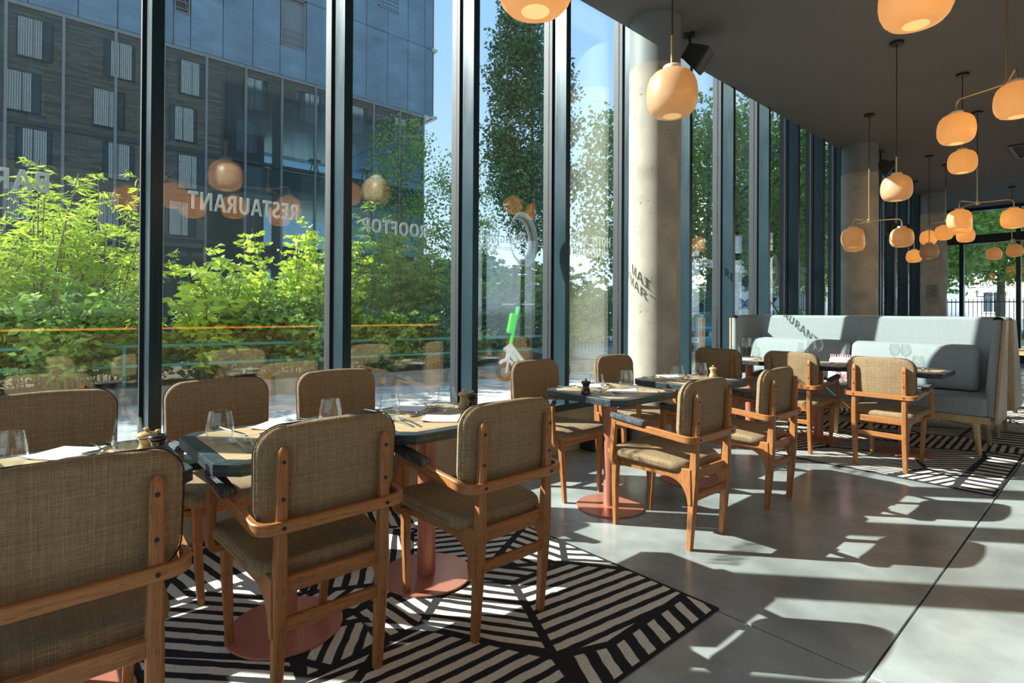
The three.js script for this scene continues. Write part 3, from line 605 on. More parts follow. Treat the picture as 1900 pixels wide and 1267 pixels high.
// ------------------------------------------------------------------ high-backed benches, back to back; built facing -x from x = 0 (seat front) with length along z
const makeBench = (upright) => {
  const t = new THREE.Group(), L = 2.44, hz = L / 2, TH = 0.075;
  const seatF = rbox(0.62, 0.17, L - 0.09, 0.035, 0.31, 0.415, 0, 4);
  const seat = part('seat', seatF, M.bench, t);
  { const z = hz - 0.06, pts = [V(0.012, 0.49, -z), V(0.006, 0.492, -z * 0.5), V(0.006, 0.492, z * 0.5), V(0.012, 0.49, z)]; part('piping', tube(pts, 0.004, 6, 40), M.bench, seat); }
  // plan of the wrap-round back at height y: wing, corner, back, corner, wing
  const plan = (y, off) => {
    const k = Math.min(1, Math.max(0, (y - 0.33) / 0.86)), xs = 0.06 + 0.49 * Math.pow(k, 1.15), xu = 0.06 + 0.25 * Math.min(1, k * 2.6), xb = 0.56 + 0.1 * k, r = 0.13 - off * 0.3, pts = [];
    const Z = hz - TH + off, X = xb + off;
    const side = (s) => { const q = [], x0 = Math.min(upright && s < 0 ? xu : xs, X - r - 0.01); for (let i = 0; i <= 6; i++) q.push([x0 + (X - r - x0) * i / 6, s * Z]); for (let i = 1; i <= 7; i++) { const a = i / 7 * Math.PI / 2; q.push([X - r + r * Math.sin(a), s * (Z - r + r * Math.cos(a))]); } return q; };
    const A = side(-1), B = side(1).reverse(); pts.push(...A); for (let i = 1; i < 12; i++) pts.push([X, (A[A.length - 1][1]) + (B[0][1] - A[A.length - 1][1]) * i / 12]); pts.push(...B);
    return pts;
  };
  const grid = (rows) => { // rows of equal length
    const pos = [], uv = [], idx = [], n = rows[0].length; let v = 0;
    rows.forEach((R, j) => { if (j) v += Math.hypot(...[0, 1, 2].map((c) => R[20][c] - rows[j - 1][20][c])); let u = 0; R.forEach((p, i) => { if (i) u += Math.hypot(p[0] - R[i - 1][0], p[2] - R[i - 1][2]); pos.push(...p); uv.push(u, v); }); });
    for (let j = 0; j < rows.length - 1; j++) for (let i = 0; i < n - 1; i++) { const a = j * n + i; idx.push(a, a + 1, a + n, a + 1, a + n + 1, a + n); }
    const g = new THREE.BufferGeometry(); g.setAttribute('position', new THREE.Float32BufferAttribute(pos, 3)); g.setAttribute('uv', new THREE.Float32BufferAttribute(uv, 2)); g.setIndex(idx); g.computeVertexNormals(); return g;
  };
  const row = (y, off, lift = 0) => plan(y, off).map(([x, z]) => [x, y + lift, z]);
  const yT = 1.15, rowsB = [];
  for (let i = 0; i <= 12; i++) rowsB.push(row(0.36 + (yT - 0.36) * i / 12, 0));
  for (let i = 1; i < 8; i++) { const a = i / 8 * Math.PI; rowsB.push(row(yT, TH / 2 * (1 - Math.cos(a)), TH / 2 * Math.sin(a))); }
  for (let i = 12; i >= 0; i--) rowsB.push(row(0.3 + (yT - 0.3) * i / 12, TH));
  const back = part('backrest', grid(rowsB), M.bench, t);
  { // rounded front edges of the wings close the padding
    for (const e of [0, -1]) {
      const pts = [], ys = []; for (let i = 0; i <= 14; i++) { const y = 0.33 + (yT - 0.33) * i / 14, a = plan(y, 0).at(e), b = plan(y, TH).at(e); pts.push(V((a[0] + b[0]) / 2, y, (a[1] + b[1]) / 2)); ys.push(TH); }
      part('wing_edge', bar(pts, TH * 0.96, 0.05, V(1, 0, 0), 0.42, 1.4), M.bench, back);
    }
  }
  const shell = []; const OS = TH + 0.004, OE = TH + 0.022;
  for (let i = 0; i <= 8; i++) shell.push(row(0.275 + (yT - 0.275) * i / 8, OS));
  for (let i = 8; i >= 0; i--) shell.push(row(0.275 + (yT - 0.275) * i / 8, OE));
  shell.push(row(0.275, OS));
  part('wood_shell', grid(shell), M.ash, t);
  for (const e of [0, -1]) { const pts = []; for (let i = 0; i <= 12; i++) { const y = 0.275 + (yT - 0.275) * i / 12, a = plan(y, OE - 0.011).at(e); pts.push(V(a[0] - 0.004, y, a[1])); } part('edge_strip', bar(pts, 0.022, 0.03, V(1, 0, 0), 0.15), M.ash, t); }
  part('base_frame', rbox(0.68, 0.06, L - 0.05, 0.006, 0.35, 0.302, 0), M.ash, t);
  for (const s of [-1, 0, 1]) for (const [x, dx] of [[0.07, -0.005], [0.53, 0.06]]) {
    const g = bar([V(x + dx, 0, s * (hz - 0.11) + s * 0.01), V(x, 0.275, s * (hz - 0.13))], [0.032, 0.056], [0.032, 0.056], V(0, 0, 1), 0.3, 1.2); part('leg', g, M.ash, t);
  }
  return t;
};
const bench = makeBench(true);
bench.name = numbered('banquette'); bench.position.set(6.11, RUGY, -1.965); scene.add(bench);
tag(bench, 'long high-backed blue-grey upholstered bench with pale ash shell, facing the row of armchairs', 'bench');
const bench2 = makeBench(false); bench2.name = numbered('banquette'); bench2.position.set(7.80, RUGY, -1.965); bench2.rotation.y = Math.PI; scene.add(bench2);
tag(bench2, 'second blue-grey bench back to back behind the first, only its seat end and leg showing', 'bench');
// loose back cushions
function backCushion(zc, w, label) {
  const g = pad({ w, h: 0.42, d: 0.13, r: 0.05, e: 0.05, puff: 0.03, n: 56, warp: (p) => { const k = (p.y / 0.42 + 0.5); const z = p.x; p.set(0.105 + k * 0.1 - p.z, 0.505 + 0.21 + p.y + (k > 0.7 ? -0.02 * (p.x / w * 2) ** 2 * (k - 0.7) : 0), z); } });
  const o = thing('bench_cushion', label, 'cushion', [6.11 + 0.3, RUGY, zc]);
  const c = part('cushion_pad', g, M.bench, o);
  const pts = []; for (let i = 0; i <= 20; i++) { const x = (i / 20 - 0.5) * (w - 0.08); pts.push(V(0.205, 0.922, x)); }
  part('seam', tube(pts, 0.004, 5, 40), M.bench, c);
}
backCushion(-2.49, 1.05, 'long blue-grey back cushion at the window end of the bench, crossed by lettering shadow above');
backCushion(-1.42, 1.05, 'long blue-grey back cushion at the aisle end of the bench, half in deep shade');
{ // pink patterned cushion with tassels
  const t = canvasTex(256, 256, (c) => {
    reseed(9); c.fillStyle = '#f8ccd5'; c.fillRect(0, 0, 256, 256);
    for (let i = 0; i < 70; i++) { c.strokeStyle = ['#ee8fae', '#f5b294', '#fbeaec', '#e87fa6', '#f7c48a', '#fdf4f5'][i % 6]; c.lineWidth = rr(4, 11); c.beginPath(); const x = rr(0, 256), y = rr(0, 256), r = rr(8, 40), a = rr(0, 6); c.arc(x, y, r, a, a + rr(1, 4)); c.stroke(); }
  });
  const o = thing('throw_pillow', 'small pink patterned pillow with white tassel fringe sitting on the bench between tables', 'pillow', [6.37, RUGY + 0.5, -1.93], 0);
  const g = pad({ w: 0.36, h: 0.25, d: 0.05, r: 0.03, e: 0.025, puff: 0.045, n: 40, warp: (p) => { const x = p.x; p.set(-p.z + (p.y + 0.125) * 0.25, p.y + 0.128, x); } });
  const uv = g.attributes.uv; for (let i = 0; i < uv.count; i++) uv.setXY(i, uv.getX(i) / 0.36 + 0.5, uv.getY(i) / 0.25 + 0.5);
  part('pillow_cover', g, std({ map: t, roughness: 0.95 }), o);
  const tg = bar([V(0, 0, 0), V(0, 0.012, 0), V(0, 0.034, 0)], [0.006, 0.012, 0.009], [0.006, 0.012, 0.009], V(1, 0, 0), 0.3, 1.5);
  for (let i = 0; i < 16; i++) for (const [y, s, m] of [[0.247, 1, std({ color: new THREE.Color(0.8, 0.52, 0.56), roughness: 1 })], [0.012, -1, M.white]]) {
    const q = part('tassel', tg, m, o, [0.02 + (s > 0 ? 0.05 : -0.03), y, -0.17 + i * 0.0227]); if (s < 0) { q.rotation.z = Math.PI * 0.6; } else q.rotation.z = (i % 3 - 1) * 0.25;
  }
}
// ------------------------------------------------------------------ tableware
const G = {};
G.tumbler = lathe([[0, 0], [0.026, 0], [0.036, 0.008], [0.044, 0.024], [0.0465, 0.042], [0.044, 0.07], [0.0365, 0.113], [0.0355, 0.1136], [0.035, 0.113], [0.0425, 0.07], [0.045, 0.042], [0.042, 0.026], [0.034, 0.014], [0, 0.012]], 40);
G.wine = lathe([[0, 0.004], [0.034, 0.001], [0.035, 0.0025], [0.012, 0.006], [0.0045, 0.016], [0.004, 0.09], [0.008, 0.098], [0.03, 0.12], [0.041, 0.148], [0.04, 0.168], [0.0315, 0.212], [0.0307, 0.2124], [0.03, 0.212], [0.0385, 0.168], [0.0395, 0.148], [0.028, 0.121], [0, 0.1]], 36);
G.carafe = lathe([[0, 0], [0.036, 0], [0.038, 0.004], [0.038, 0.09], [0.03, 0.125], [0.0215, 0.15], [0.0215, 0.17], [0.027, 0.178], [0.026, 0.179], [0.0195, 0.17], [0.0195, 0.15], [0.028, 0.124], [0.036, 0.09], [0.035, 0.008], [0, 0.008]], 32);
G.millBody = lathe([[0, 0], [0.0285, 0], [0.029, 0.003], [0.029, 0.018], [0.0265, 0.022], [0.0255, 0.026], [0.0195, 0.038], [0.0185, 0.045], [0.021, 0.056], [0.0245, 0.061], [0, 0.061]], 36);
G.millHead = lathe([[0, 0.0615], [0.0235, 0.0615], [0.0285, 0.066], [0.0285, 0.071], [0.0245, 0.077], [0.013, 0.0805], [0.006, 0.0815], [0, 0.0815]], 36);
G.millKnob = lathe([[0, 0.081], [0.0045, 0.0815], [0.005, 0.0845], [0.0085, 0.0875], [0.009, 0.0905], [0.0065, 0.094], [0, 0.0945]], 24);
{
  const y = 0.004;
  const handle = (z0, z1) => bar([V(0, y + 0.004, z0), V(0, y + 0.007, z0 + (z1 - z0) * 0.3), V(0, y + 0.002, z0 + (z1 - z0) * 0.75), V(0, y, z1)], [0.005, 0.006, 0.011, 0.014], [0.003, 0.003, 0.0028, 0.0022], V(0, 1, 0), 0.25, 1);
  const fork = [handle(-0.055, 0.1)];
  fork.push(bar([V(0, y + 0.006, -0.05), V(0, y + 0.0015, -0.062), V(0, y + 0.001, -0.072)], [0.007, 0.02, 0.0235], 0.0022, V(0, 1, 0), 0.2, 1));
  for (const x of [-0.0096, -0.0032, 0.0032, 0.0096]) fork.push(bar([V(x, y + 0.001, -0.07), V(x, y + 0.004, -0.09), V(x, y + 0.01, -0.106)], [0.0042, 0.0038, 0.002], [0.0022, 0.002, 0.0014], V(0, 1, 0), 0.2, 1));
  G.fork = merge(fork);
  const bowl = new THREE.SphereGeometry(1, 18, 8, 0, Math.PI * 2, Math.PI / 2, Math.PI / 2).scale(0.02, 0.009, 0.031).translate(0, y + 0.009, -0.075);
  const bowl2 = bowl.clone(); { const i = bowl2.index.array; for (let k = 0; k < i.length; k += 3) { const q = i[k]; i[k] = i[k + 1]; i[k + 1] = q; } } bowl2.computeVertexNormals(); bowl2.translate(0, 0.0012, 0);
  G.spoon = merge([handle(-0.046, 0.1), bowl, bowl2]);
  G.knife = merge([bar([V(0, y, 0.11), V(0, y, 0.03), V(0, y, 0.01)], [0.012, 0.012, 0.01], [0.006, 0.007, 0.006], V(0, 1, 0), 0.3, 1), bar([V(0, y, 0.012), V(0.001, y, -0.04), V(0.002, y, -0.085), V(0.005, y, -0.11)], [0.011, 0.017, 0.016, 0.003], 0.0018, V(0, 1, 0), 0.2, 1)]);
  const nap = new THREE.BoxGeometry(0.162, 0.0026, 0.162, 8, 1, 8), p = nap.attributes.position;
  for (let i = 0; i < p.count; i++) { const x = p.getX(i) / 0.081, z = p.getZ(i) / 0.081; p.setY(i, p.getY(i) + 0.0026 + Math.max(0, x * z - 0.35) * 0.012); }
  nap.computeVertexNormals(); G.napkin = boxUV(nap);
}
function lay(kind, geo, m, x, y, z, ang, label, category, group) { const o = single(kind, geo, m, label, category, group); o.position.set(x, y, z); o.rotation.y = ang; return o; }
// cutlery pieces point their heads to -z; a head at (hx, hz) and a tail at (tx, tz) give place and turn
function cutlery(kind, c, y, [hx, hz], [tx, tz], label) {
  const mx = c[0] + hx + (tx - hx) * 0.52, mz = c[1] + hz + (tz - hz) * 0.52, ang = Math.atan2(tx - hx, tz - hz);
  return lay('table_' + kind, G[kind], M.steel, mx, y, mz, ang, label, kind, 'table cutlery');
}
function mill(x, y, z, dark, label) {
  const o = thing(dark ? 'pepper_mill' : 'salt_mill', label, 'mill', [x, y, z]), m = dark ? M.millDark : M.millWood;
  part('body', G.millBody, m, o); part('head', G.millHead, m, o); part('knob', G.millKnob, dark ? M.millKnob : M.millWood, o);
}
const tableNames = ['the lower left corner table', 'the second window table', 'the third window table', 'the single dark mill table', 'the single pale mill table'];
const rugTop = [RUGY, RUGY, RUGY, 0, 0], tums = [[[-0.106, -0.07], [0.19, -0.083]], [[-0.225, -0.04], [0.195, -0.054]], [[-0.168, -0.046], [0.148, -0.056]], [[-0.168, 0.026], [0.146, 0.012]], [[-0.19, 0.01], [0.15, 0]]];
TC.forEach((c, i) => {
  const y = HT + rugTop[i] + 0.0005, n = tableNames[i];
  lay('water_tumbler', G.tumbler, M.tableGlass, c[0] + tums[i][0][0], y, c[1] + tums[i][0][1], 0, 'clear stemless tumbler on the left part of ' + n, 'glass', 'stemless tumblers');
  lay('water_tumbler', G.tumbler, M.tableGlass, c[0] + tums[i][1][0], y, c[1] + tums[i][1][1], 0, 'clear stemless tumbler on the right part of ' + n, 'glass', 'stemless tumblers');
  cutlery('fork', c, y, [-0.19, -0.055], [-0.186, 0.2], 'steel fork, the left one of the front pair on ' + n);
  cutlery('fork', c, y, [-0.142, -0.035], [-0.163, 0.215], 'steel fork, the right one of the front pair on ' + n);
  cutlery('fork', c, y, [0.128, -0.12], [0.112, -0.3], 'steel fork, left one of the window-side pair on ' + n);
  cutlery('fork', c, y, [0.164, -0.125], [0.157, -0.3], 'steel fork, right one of the window-side pair on ' + n);
  cutlery('spoon', c, y, [-0.085, -0.03], [0.1, -0.075], 'steel spoon with its bowl to the left on ' + n);
  cutlery('spoon', c, y + 0.0035, [0.12, -0.1], [-0.06, -0.03], 'steel spoon with its bowl to the right on ' + n);
  cutlery('knife', c, y, [-0.124, -0.12], [-0.15, -0.27], 'steel knife by the window edge at the left of ' + n);
  cutlery('knife', c, y, [0.165, 0.06], [0.15, 0.23], 'steel knife at the front right of ' + n);
  lay('napkin', G.napkin, M.paper, c[0] + 0.004, y, c[1] + 0.105, Math.PI / 4 + 0.04, 'white paper napkin at the front of ' + n, 'napkin', 'paper napkins');
  lay('napkin', G.napkin, M.paper, c[0] + 0.03, y, c[1] - 0.205, Math.PI / 4 - 0.05, 'white paper napkin at the window side of ' + n, 'napkin', 'paper napkins');
});
mill(TC[0][0] + 0.229, HT + RUGY, TC[0][1] + 0.005, false, 'pale wooden mill half hidden behind a black mill on the lower left corner table');
mill(TC[0][0] + 0.252, HT + RUGY, TC[0][1] + 0.062, true, 'black mill with light wooden knob on the lower left corner table');
mill(TC[2][0] + 0.248, HT + RUGY, TC[2][1] - 0.052, false, 'pale wooden mill standing left of a dark brown mill on the third window table');
mill(TC[2][0] + 0.249, HT + RUGY, TC[2][1] + 0.012, true, 'dark brown mill standing right of a pale wooden mill on the third window table');
mill(TC[3][0] - 0.252, HT, TC[3][1] + 0.013, true, 'dark brown mill alone at the left edge of the table on bare concrete');
mill(TC[4][0] + 0.223, HT, TC[4][1] + 0.057, false, 'pale wooden mill alone beside two tumblers on the table before the column');
{ // bench tables
  const y = HT + RUGY + 0.0005, bn = ['the bench table nearest the window', 'the middle bench table', 'the aisle end bench table'];
  const W = [[[5.884, -2.759], [5.807, -2.647]], [[5.99, -2.135], [5.97, -2.06]], [[5.819, -1.38], [5.816, -1.295]]];
  const U = [[[5.851, -2.86], [5.97, -2.69]], [[5.871, -2.16]], [[5.853, -1.215]]];
  W.forEach((w, i) => {
    w.forEach(([x, z], k) => lay('wine_glass', G.wine, M.tableGlass, x, y, z, 0, 'tall clear wine glass, the ' + (k ? 'right' : 'left') + ' one of two on ' + bn[i], 'wine glass', 'wine glasses'));
    U[i].forEach(([x, z], k) => lay('water_tumbler', G.tumbler, M.tableGlass, x, y, z, 0, (U[i].length > 1 ? ['clear tumbler left of the wine glasses on ', 'clear tumbler right of the wine glasses on '][k] : 'single clear tumbler beside the wine glasses on ') + bn[i], 'glass', 'stemless tumblers'));
    const c = TB[i];
    cutlery('fork', c, y, [-0.05, 0.19], [-0.24, 0.18], 'steel fork lying near the right edge of ' + bn[i]);
    cutlery('spoon', c, y, [-0.02, 0.13], [-0.2, 0.14], 'steel spoon lying beside a fork on ' + bn[i]);
    lay('napkin', G.napkin, M.paper, c[0] - 0.16, y, c[1] + 0.02, 0.1, 'white paper napkin lying flat on ' + bn[i], 'napkin', 'paper napkins');
  });
  lay('water_carafe', G.carafe, M.tableGlass, 5.95, y, -2.22, 0, 'clear glass carafe standing at the left end of the middle bench table', 'carafe');
}
// ------------------------------------------------------------------ pendant lamps
{
  const globeG = lathe([[0.05, 0.001], [0.078, 0.0035], [0.102, 0.013], [0.121, 0.034], [0.134, 0.065], [0.1395, 0.1], [0.1385, 0.14], [0.133, 0.178], [0.12, 0.213], [0.1, 0.236], [0.075, 0.25], [0.052, 0.257]], 48);
  const discG = lathe([[0.0505, 0.001], [0.047, 0.004], [0, 0.005]], 40);
  const collarG = lathe([[0.046, 0.25], [0.052, 0.258], [0.05, 0.274], [0.047, 0.281], [0.012, 0.284], [0, 0.284]], 32);
  const opal = (e) => phys({ color: new THREE.Color(0.5, 0.34, 0.21), roughness: 0.32, emissive: new THREE.Color(1, 0.36, 0.055), emissiveIntensity: e });
  const lit = opal(0.42), soft = opal(0.17), dim = opal(0.04);
  const disc = (e) => std({ color: new THREE.Color(0.8, 0.7, 0.5), roughness: 0.4, emissive: new THREE.Color(1, 0.5, 0.12), emissiveIntensity: e });
  const dLit = disc(0.6), dSoft = disc(0.35), collarM = std({ color: new THREE.Color(0.74, 0.62, 0.55), roughness: 0.5 });
  const canopyG = lathe([[0, -0.028], [0.06, -0.028], [0.062, -0.026], [0.062, -0.002], [0.06, 0], [0, 0]], 36);
  function globe(parent, x, y, z, kind) {
    const e = kind === 'lit' ? lit : kind === 'soft' ? soft : dim;
    const g = part('globe', globeG, e, parent, [x, y, z]);
    part('opening', discG, kind === 'lit' ? dLit : dSoft, g); part('collar', collarG, collarM, g);
    const l = new THREE.PointLight(new THREE.Color(1, 0.55, 0.2), kind === 'lit' ? 0.16 : 0.05); l.position.set(x, y + 0.12, z); l.castShadow = true; l.shadow.radius = 3; parent.add(l);
  }
  function pendant(x, z, yb, label, kind = 'lit', rod = 0.16) {
    const o = thing('pendant_lamp', label, 'lamp', [x, HC, z], 0, 'single globe pendants'), top = yb + 0.283 - HC;
    part('canopy', canopyG, M.black, o);
    part('cord', capped(V(0, -0.028, 0), V(0, top + rod, 0), 0.0045, 8), M.black, o);
    part('rod', capped(V(0, top + rod, 0), V(0, top, 0), 0.008, 12), M.brass, o);
    globe(o, 0, yb - HC, 0, kind);
  }
  const CR = [Math.cos(YAW), Math.sin(YAW)], CF = [Math.sin(YAW), -Math.cos(YAW)];
  function chandelier(x, y, z, phis, label, kinds, rod = 0.72) {
    const o = thing('chandelier', label, 'lamp', [x, HC, z], 0, 'three-globe brass chandeliers'), h = y - HC;
    part('canopy', canopyG, M.black, o);
    part('cord', capped(V(0, -0.028, 0), V(0, h + rod, 0), 0.0045, 8), M.black, o);
    part('rod', capped(V(0, h + rod, 0), V(0, h, 0), 0.0085, 12), M.brass, o);
    part('hub', lathe([[0, -0.03], [0.018, -0.03], [0.022, -0.026], [0.022, 0.026], [0.018, 0.03], [0, 0.03]], 20), M.brass, o, [0, h, 0]);
    phis.forEach((p, i) => {
      const a = p * Math.PI / 180, dx = CR[0] * Math.cos(a) + CF[0] * Math.sin(a), dz = CR[1] * Math.cos(a) + CF[1] * Math.sin(a), L = 0.37;
      const at = (r, yy) => V(dx * r, h + yy, dz * r);
      part('arm', tube([at(0.01, 0), at(0.16, 0), at(L - 0.06, 0), at(L - 0.022, -0.007), at(L - 0.005, -0.028), at(L, -0.06), at(L, -0.1)], 0.0075, 10, 36), M.brass, o);
      globe(o, dx * L, h - 0.1 - 0.283, dz * L, kinds[i]);
    });
  }
  pendant(1.366, -1.41, 2.29, 'orange globe pendant cut by the top edge in front of the tall tree', 'lit');
  pendant(2.7, -1.69, 2.31, 'pale peach globe pendant hanging before the sunlit concrete column', 'soft', 0.17);
  pendant(2.91, -0.615, 2.48, 'large orange globe pendant cut by the top edge over the aisle', 'lit');
  pendant(6.624, -1.559, 2.365, 'peach globe pendant with a short brass rod over the middle of the benches', 'soft', 0.165);
  pendant(8.06, -1.26, 2.84, 'orange globe pendant directly below the left globe of the near chandelier', 'lit', 0.12);
  pendant(11.82, -2.3, 2.18, 'pinkish unlit-looking globe pendant before the third column', 'dim', 0.02);
  pendant(13.85, -2.95, 2.285, 'small orange globe pendant between the second and third columns', 'lit', 0.14);
  chandelier(5.95, 3.09, -0.65, [110, 237, -5], 'near brass chandelier at the upper right edge with glowing orange globes', ['lit', 'lit', 'lit']);
  chandelier(8.754, 2.5, -2.379, [-33, 87, 207], 'brass chandelier with sun-bleached globes before the second column', ['soft', 'soft', 'soft']);
  chandelier(9.72, 2.74, -1.36, [-40, 80, 200], 'brass chandelier with stacked orange globes above the right end of the bench', ['lit', 'lit', 'lit'], 0.62);
  chandelier(12.72, 2.93, -2.23, [96, 228, 0], 'distant brass chandelier just left of the stacked orange globes', ['lit', 'lit', 'lit'], 0.6);
  chandelier(1.2, 2.69, 0.38, [10, 130, 250], 'brass chandelier out over the aisle, mirrored as orange globes in the pane with restaurant lettering', ['lit', 'lit', 'lit']);
  chandelier(2.25, 2.69, 0.2, [-8, 112, 232], 'brass chandelier over the aisle, mirrored as overlapping orange globes left of the second mullion', ['lit', 'lit', 'lit']);
  chandelier(16.0, 2.82, -1.66, [100, 235, -15], 'farthest brass chandelier by the glazed end wall at the right edge', ['soft', 'soft', 'soft'], 0.3);
}
// ------------------------------------------------------------------ fittings on the ceiling and columns
function speaker(x, y, z, turn, label) {
  const o = thing('loudspeaker', label, 'speaker', [x, y, z], turn);
  const tilt = new THREE.Group(); // shape is tilted in the geometry itself
  const R = new THREE.Matrix4().makeRotationFromEuler(new THREE.Euler(0.62, 0, 0.25));
  const body = extrude(shapeOf([[-0.15, -0.11], [0.15, -0.11], [0.15, 0.11], [-0.15, 0.11]]), 0.19, 0.008); body.translate(0, 0, -0.12); const p = body.attributes.position; for (let i = 0; i < p.count; i++) { const k = (p.getZ(i) + 0.12) / 0.19, s = 0.62 + 0.38 * k; p.setXY(i, p.getX(i) * s, p.getY(i) * s); } body.computeVertexNormals();
  part('cabinet', boxUV(body.applyMatrix4(R)), M.blackPlastic, o);
  const gr = new THREE.CylinderGeometry(0.42, 0.42, 0.218, 24, 1, true, -0.36, 0.72).rotateZ(Math.PI / 2).rotateX(Math.PI / 2).rotateZ(0); // gently bowed grille
  const grill = new THREE.BoxGeometry(0.298, 0.222, 0.012, 12, 1, 1), gp = grill.attributes.position; for (let i = 0; i < gp.count; i++) gp.setZ(i, gp.getZ(i) + 0.082 + 0.02 * (1 - (gp.getX(i) / 0.15) ** 2)); grill.computeVertexNormals();
  part('grille', grill.applyMatrix4(R), std({ color: new THREE.Color(0.06, 0.062, 0.066), roughness: 0.5, metalness: 0.3 }), o);
  const badge = box(0.035, 0.011, 0.004, 0.09, -0.08, 0.103); part('badge', badge.applyMatrix4(R), M.steel, o);
  part('bracket', merge([capped(V(0, 0.02, -0.06), V(0, HC - y, -0.08), 0.012), box(0.12, 0.012, 0.1, 0, HC - y - 0.006, -0.08)]), M.black, o);
}
speaker(4.98, 3.74, -2.83, 0.5, 'black loudspeaker bracketed under the ceiling beside the sunlit column');
speaker(10.9, 3.7, -2.72, 0.5, 'black loudspeaker bracketed under the ceiling beside the second column');
{
  const o = thing('barrel_speaker', 'dark barrel-shaped speaker hung between the second and third columns', 'speaker', [11.95, 2.72, -2.75], 0.75);
  part('barrel', lathe([[0, -0.17], [0.11, -0.17], [0.12, -0.16], [0.12, 0.16], [0.11, 0.17], [0, 0.17]], 32).rotateZ(Math.PI / 2), M.blackPlastic, o);
  part('ring', new THREE.TorusGeometry(0.1215, 0.004, 8, 40).rotateY(Math.PI / 2), M.steel, o);
  part('mount', merge([box(0.16, 0.2, 0.24, -0.12, 0.02, -0.16), box(0.05, 0.3, 0.12, -0.16, 0.1, -0.3), box(0.04, HC - 2.72, 0.04, -0.12, (HC - 2.72) / 2, -0.2)]), M.blackPlastic, o);
}
{
  const o = thing('ceiling_vent', 'dark slotted air vent set in the grey ceiling at the right edge', 'vent', [12.55, HC, -1.0]);
  part('frame', merge([box(1.0, 0.025, 0.05, 0, -0.0125, -0.275), box(1.0, 0.025, 0.05, 0, -0.0125, 0.275), box(0.05, 0.025, 0.5, -0.475, -0.0125, 0), box(0.05, 0.025, 0.5, 0.475, -0.0125, 0)]), M.blackPlastic, o);
  for (let i = 0; i < 7; i++) part('slat', box(0.9, 0.004, 0.045, 0, 0, 0).rotateX(0.5).translate(0, -0.012, -0.21 + i * 0.07), M.black, o);
}
{
  const o = thing('framed_notice', 'small framed notice by the right edge of the third column', 'notice', [15.43, 1.73, -3.17 + 0.22], -Math.PI / 2 + 0.35);
  const t = canvasTex(128, 144, (c) => { c.fillStyle = '#8c938f'; c.fillRect(0, 0, 128, 144); c.fillStyle = '#3c403f'; for (let i = 0; i < 3; i++) { c.strokeStyle = '#3c403f'; c.lineWidth = 3; c.strokeRect(10, 12 + i * 42, 40, 34); for (let k = 0; k < 4; k++) c.fillRect(62, 14 + i * 42 + k * 9, 50 - k * 6, 3); } });
  part('sheet', new THREE.BoxGeometry(0.22, 0.3, 0.004), std({ map: t, roughness: 0.7 }), o, [0, 0, 0.004]);
  part('frame', merge([box(0.25, 0.015, 0.014, 0, 0.157, 0), box(0.25, 0.015, 0.014, 0, -0.157, 0), box(0.015, 0.33, 0.014, -0.117, 0, 0), box(0.015, 0.33, 0.014, 0.117, 0, 0)]), M.alu, o);
}
{ // black grille box low on the plinth beside the column
  const o = thing('floor_grille', 'black grille box on the floor against the plinth behind the table with the dark mill', 'vent', [3.98, 0, -3.17]);
  part('case', rbox(0.5, 0.22, 0.16, 0.006, 0, 0.11, 0), M.blackPlastic, o);
  for (let i = 0; i < 6; i++) part('slat', box(0.44, 0.008, 0.01, 0, 0.045 + i * 0.027, 0.083), M.black, o);
}
// furniture glimpsed past the benches
{
  const o = thing('wooden_table', 'pale wooden table with an orange edge at the far right beyond the benches', 'table', [9.75, 0, -0.62]);
  part('tabletop', rbox(1.3, 0.035, 0.72, 0.006, 0, 0.735, 0), M.ash, o);
  for (const x of [-0.55, 0.55]) for (const z of [-0.28, 0.28]) part('leg', bar([V(x * 1.05, 0, z * 1.1), V(x, 0.72, z)], [0.03, 0.045], [0.03, 0.045], V(0, 0, 1)), M.black, o);
  const dk = std({ color: new THREE.Color(0.035, 0.02, 0.014), roughness: 0.45 });
  const mk = (x, z, turn, label) => {
    const c = thing('spindle_chair', label, 'chair', [x, 0, z], turn);
    part('seat', rbox(0.42, 0.03, 0.42, 0.012, 0, 0.45, 0), dk, c);
    part('top_rail', bar([V(-0.21, 0.86, -0.23), V(0, 0.87, -0.26), V(0.21, 0.86, -0.23)], 0.025, 0.07), dk, c);
    for (let i = 0; i < 5; i++) { const x2 = -0.16 + i * 0.08; part('spindle', capped(V(x2, 0.46, -0.19), V(x2, 0.84, -0.245), 0.008, 8), dk, c); }
    for (const sx of [-1, 1]) for (const sz of [-1, 1]) part('leg', bar([V(sx * 0.2, 0, sz * 0.2), V(sx * 0.16, 0.45, sz * 0.16)], [0.022, 0.034], [0.022, 0.034], V(0, 0, 1)), dk, c);
  };
  mk(9.3, -1.12, 0.1, 'dark spindle-back chair half hidden behind the bench end, left of another dark chair');
  mk(9.95, -1.2, 0, 'dark spindle-back chair at the far side of the pale wooden table');
}
{ // bar counter behind the camera, seen only as an orange line mirrored in the panes
  const o = thing('bar_counter', 'long bar counter with a glowing orange strip, mirrored as a line across the left panes', 'counter', [2.5, 0, 3.6]);
  part('counter_top', rbox(9, 0.05, 0.6, 0.008, 0, 1.08, 0), M.burnt, o); part('front_panel', box(8.9, 0.84, 0.4, 0, 0.42, 0.05), M.ash, o);
  part('light_strip', box(8.8, 0.03, 0.03, 0, 0.92, -0.2), std({ color: new THREE.Color(0.6, 0.3, 0.1), emissive: new THREE.Color(1, 0.3, 0.03), emissiveIntensity: 1.4 }), o);
  part('top_support', box(8.8, 0.2, 0.3, 0, 0.95, 0.05), M.burnt, o);
}
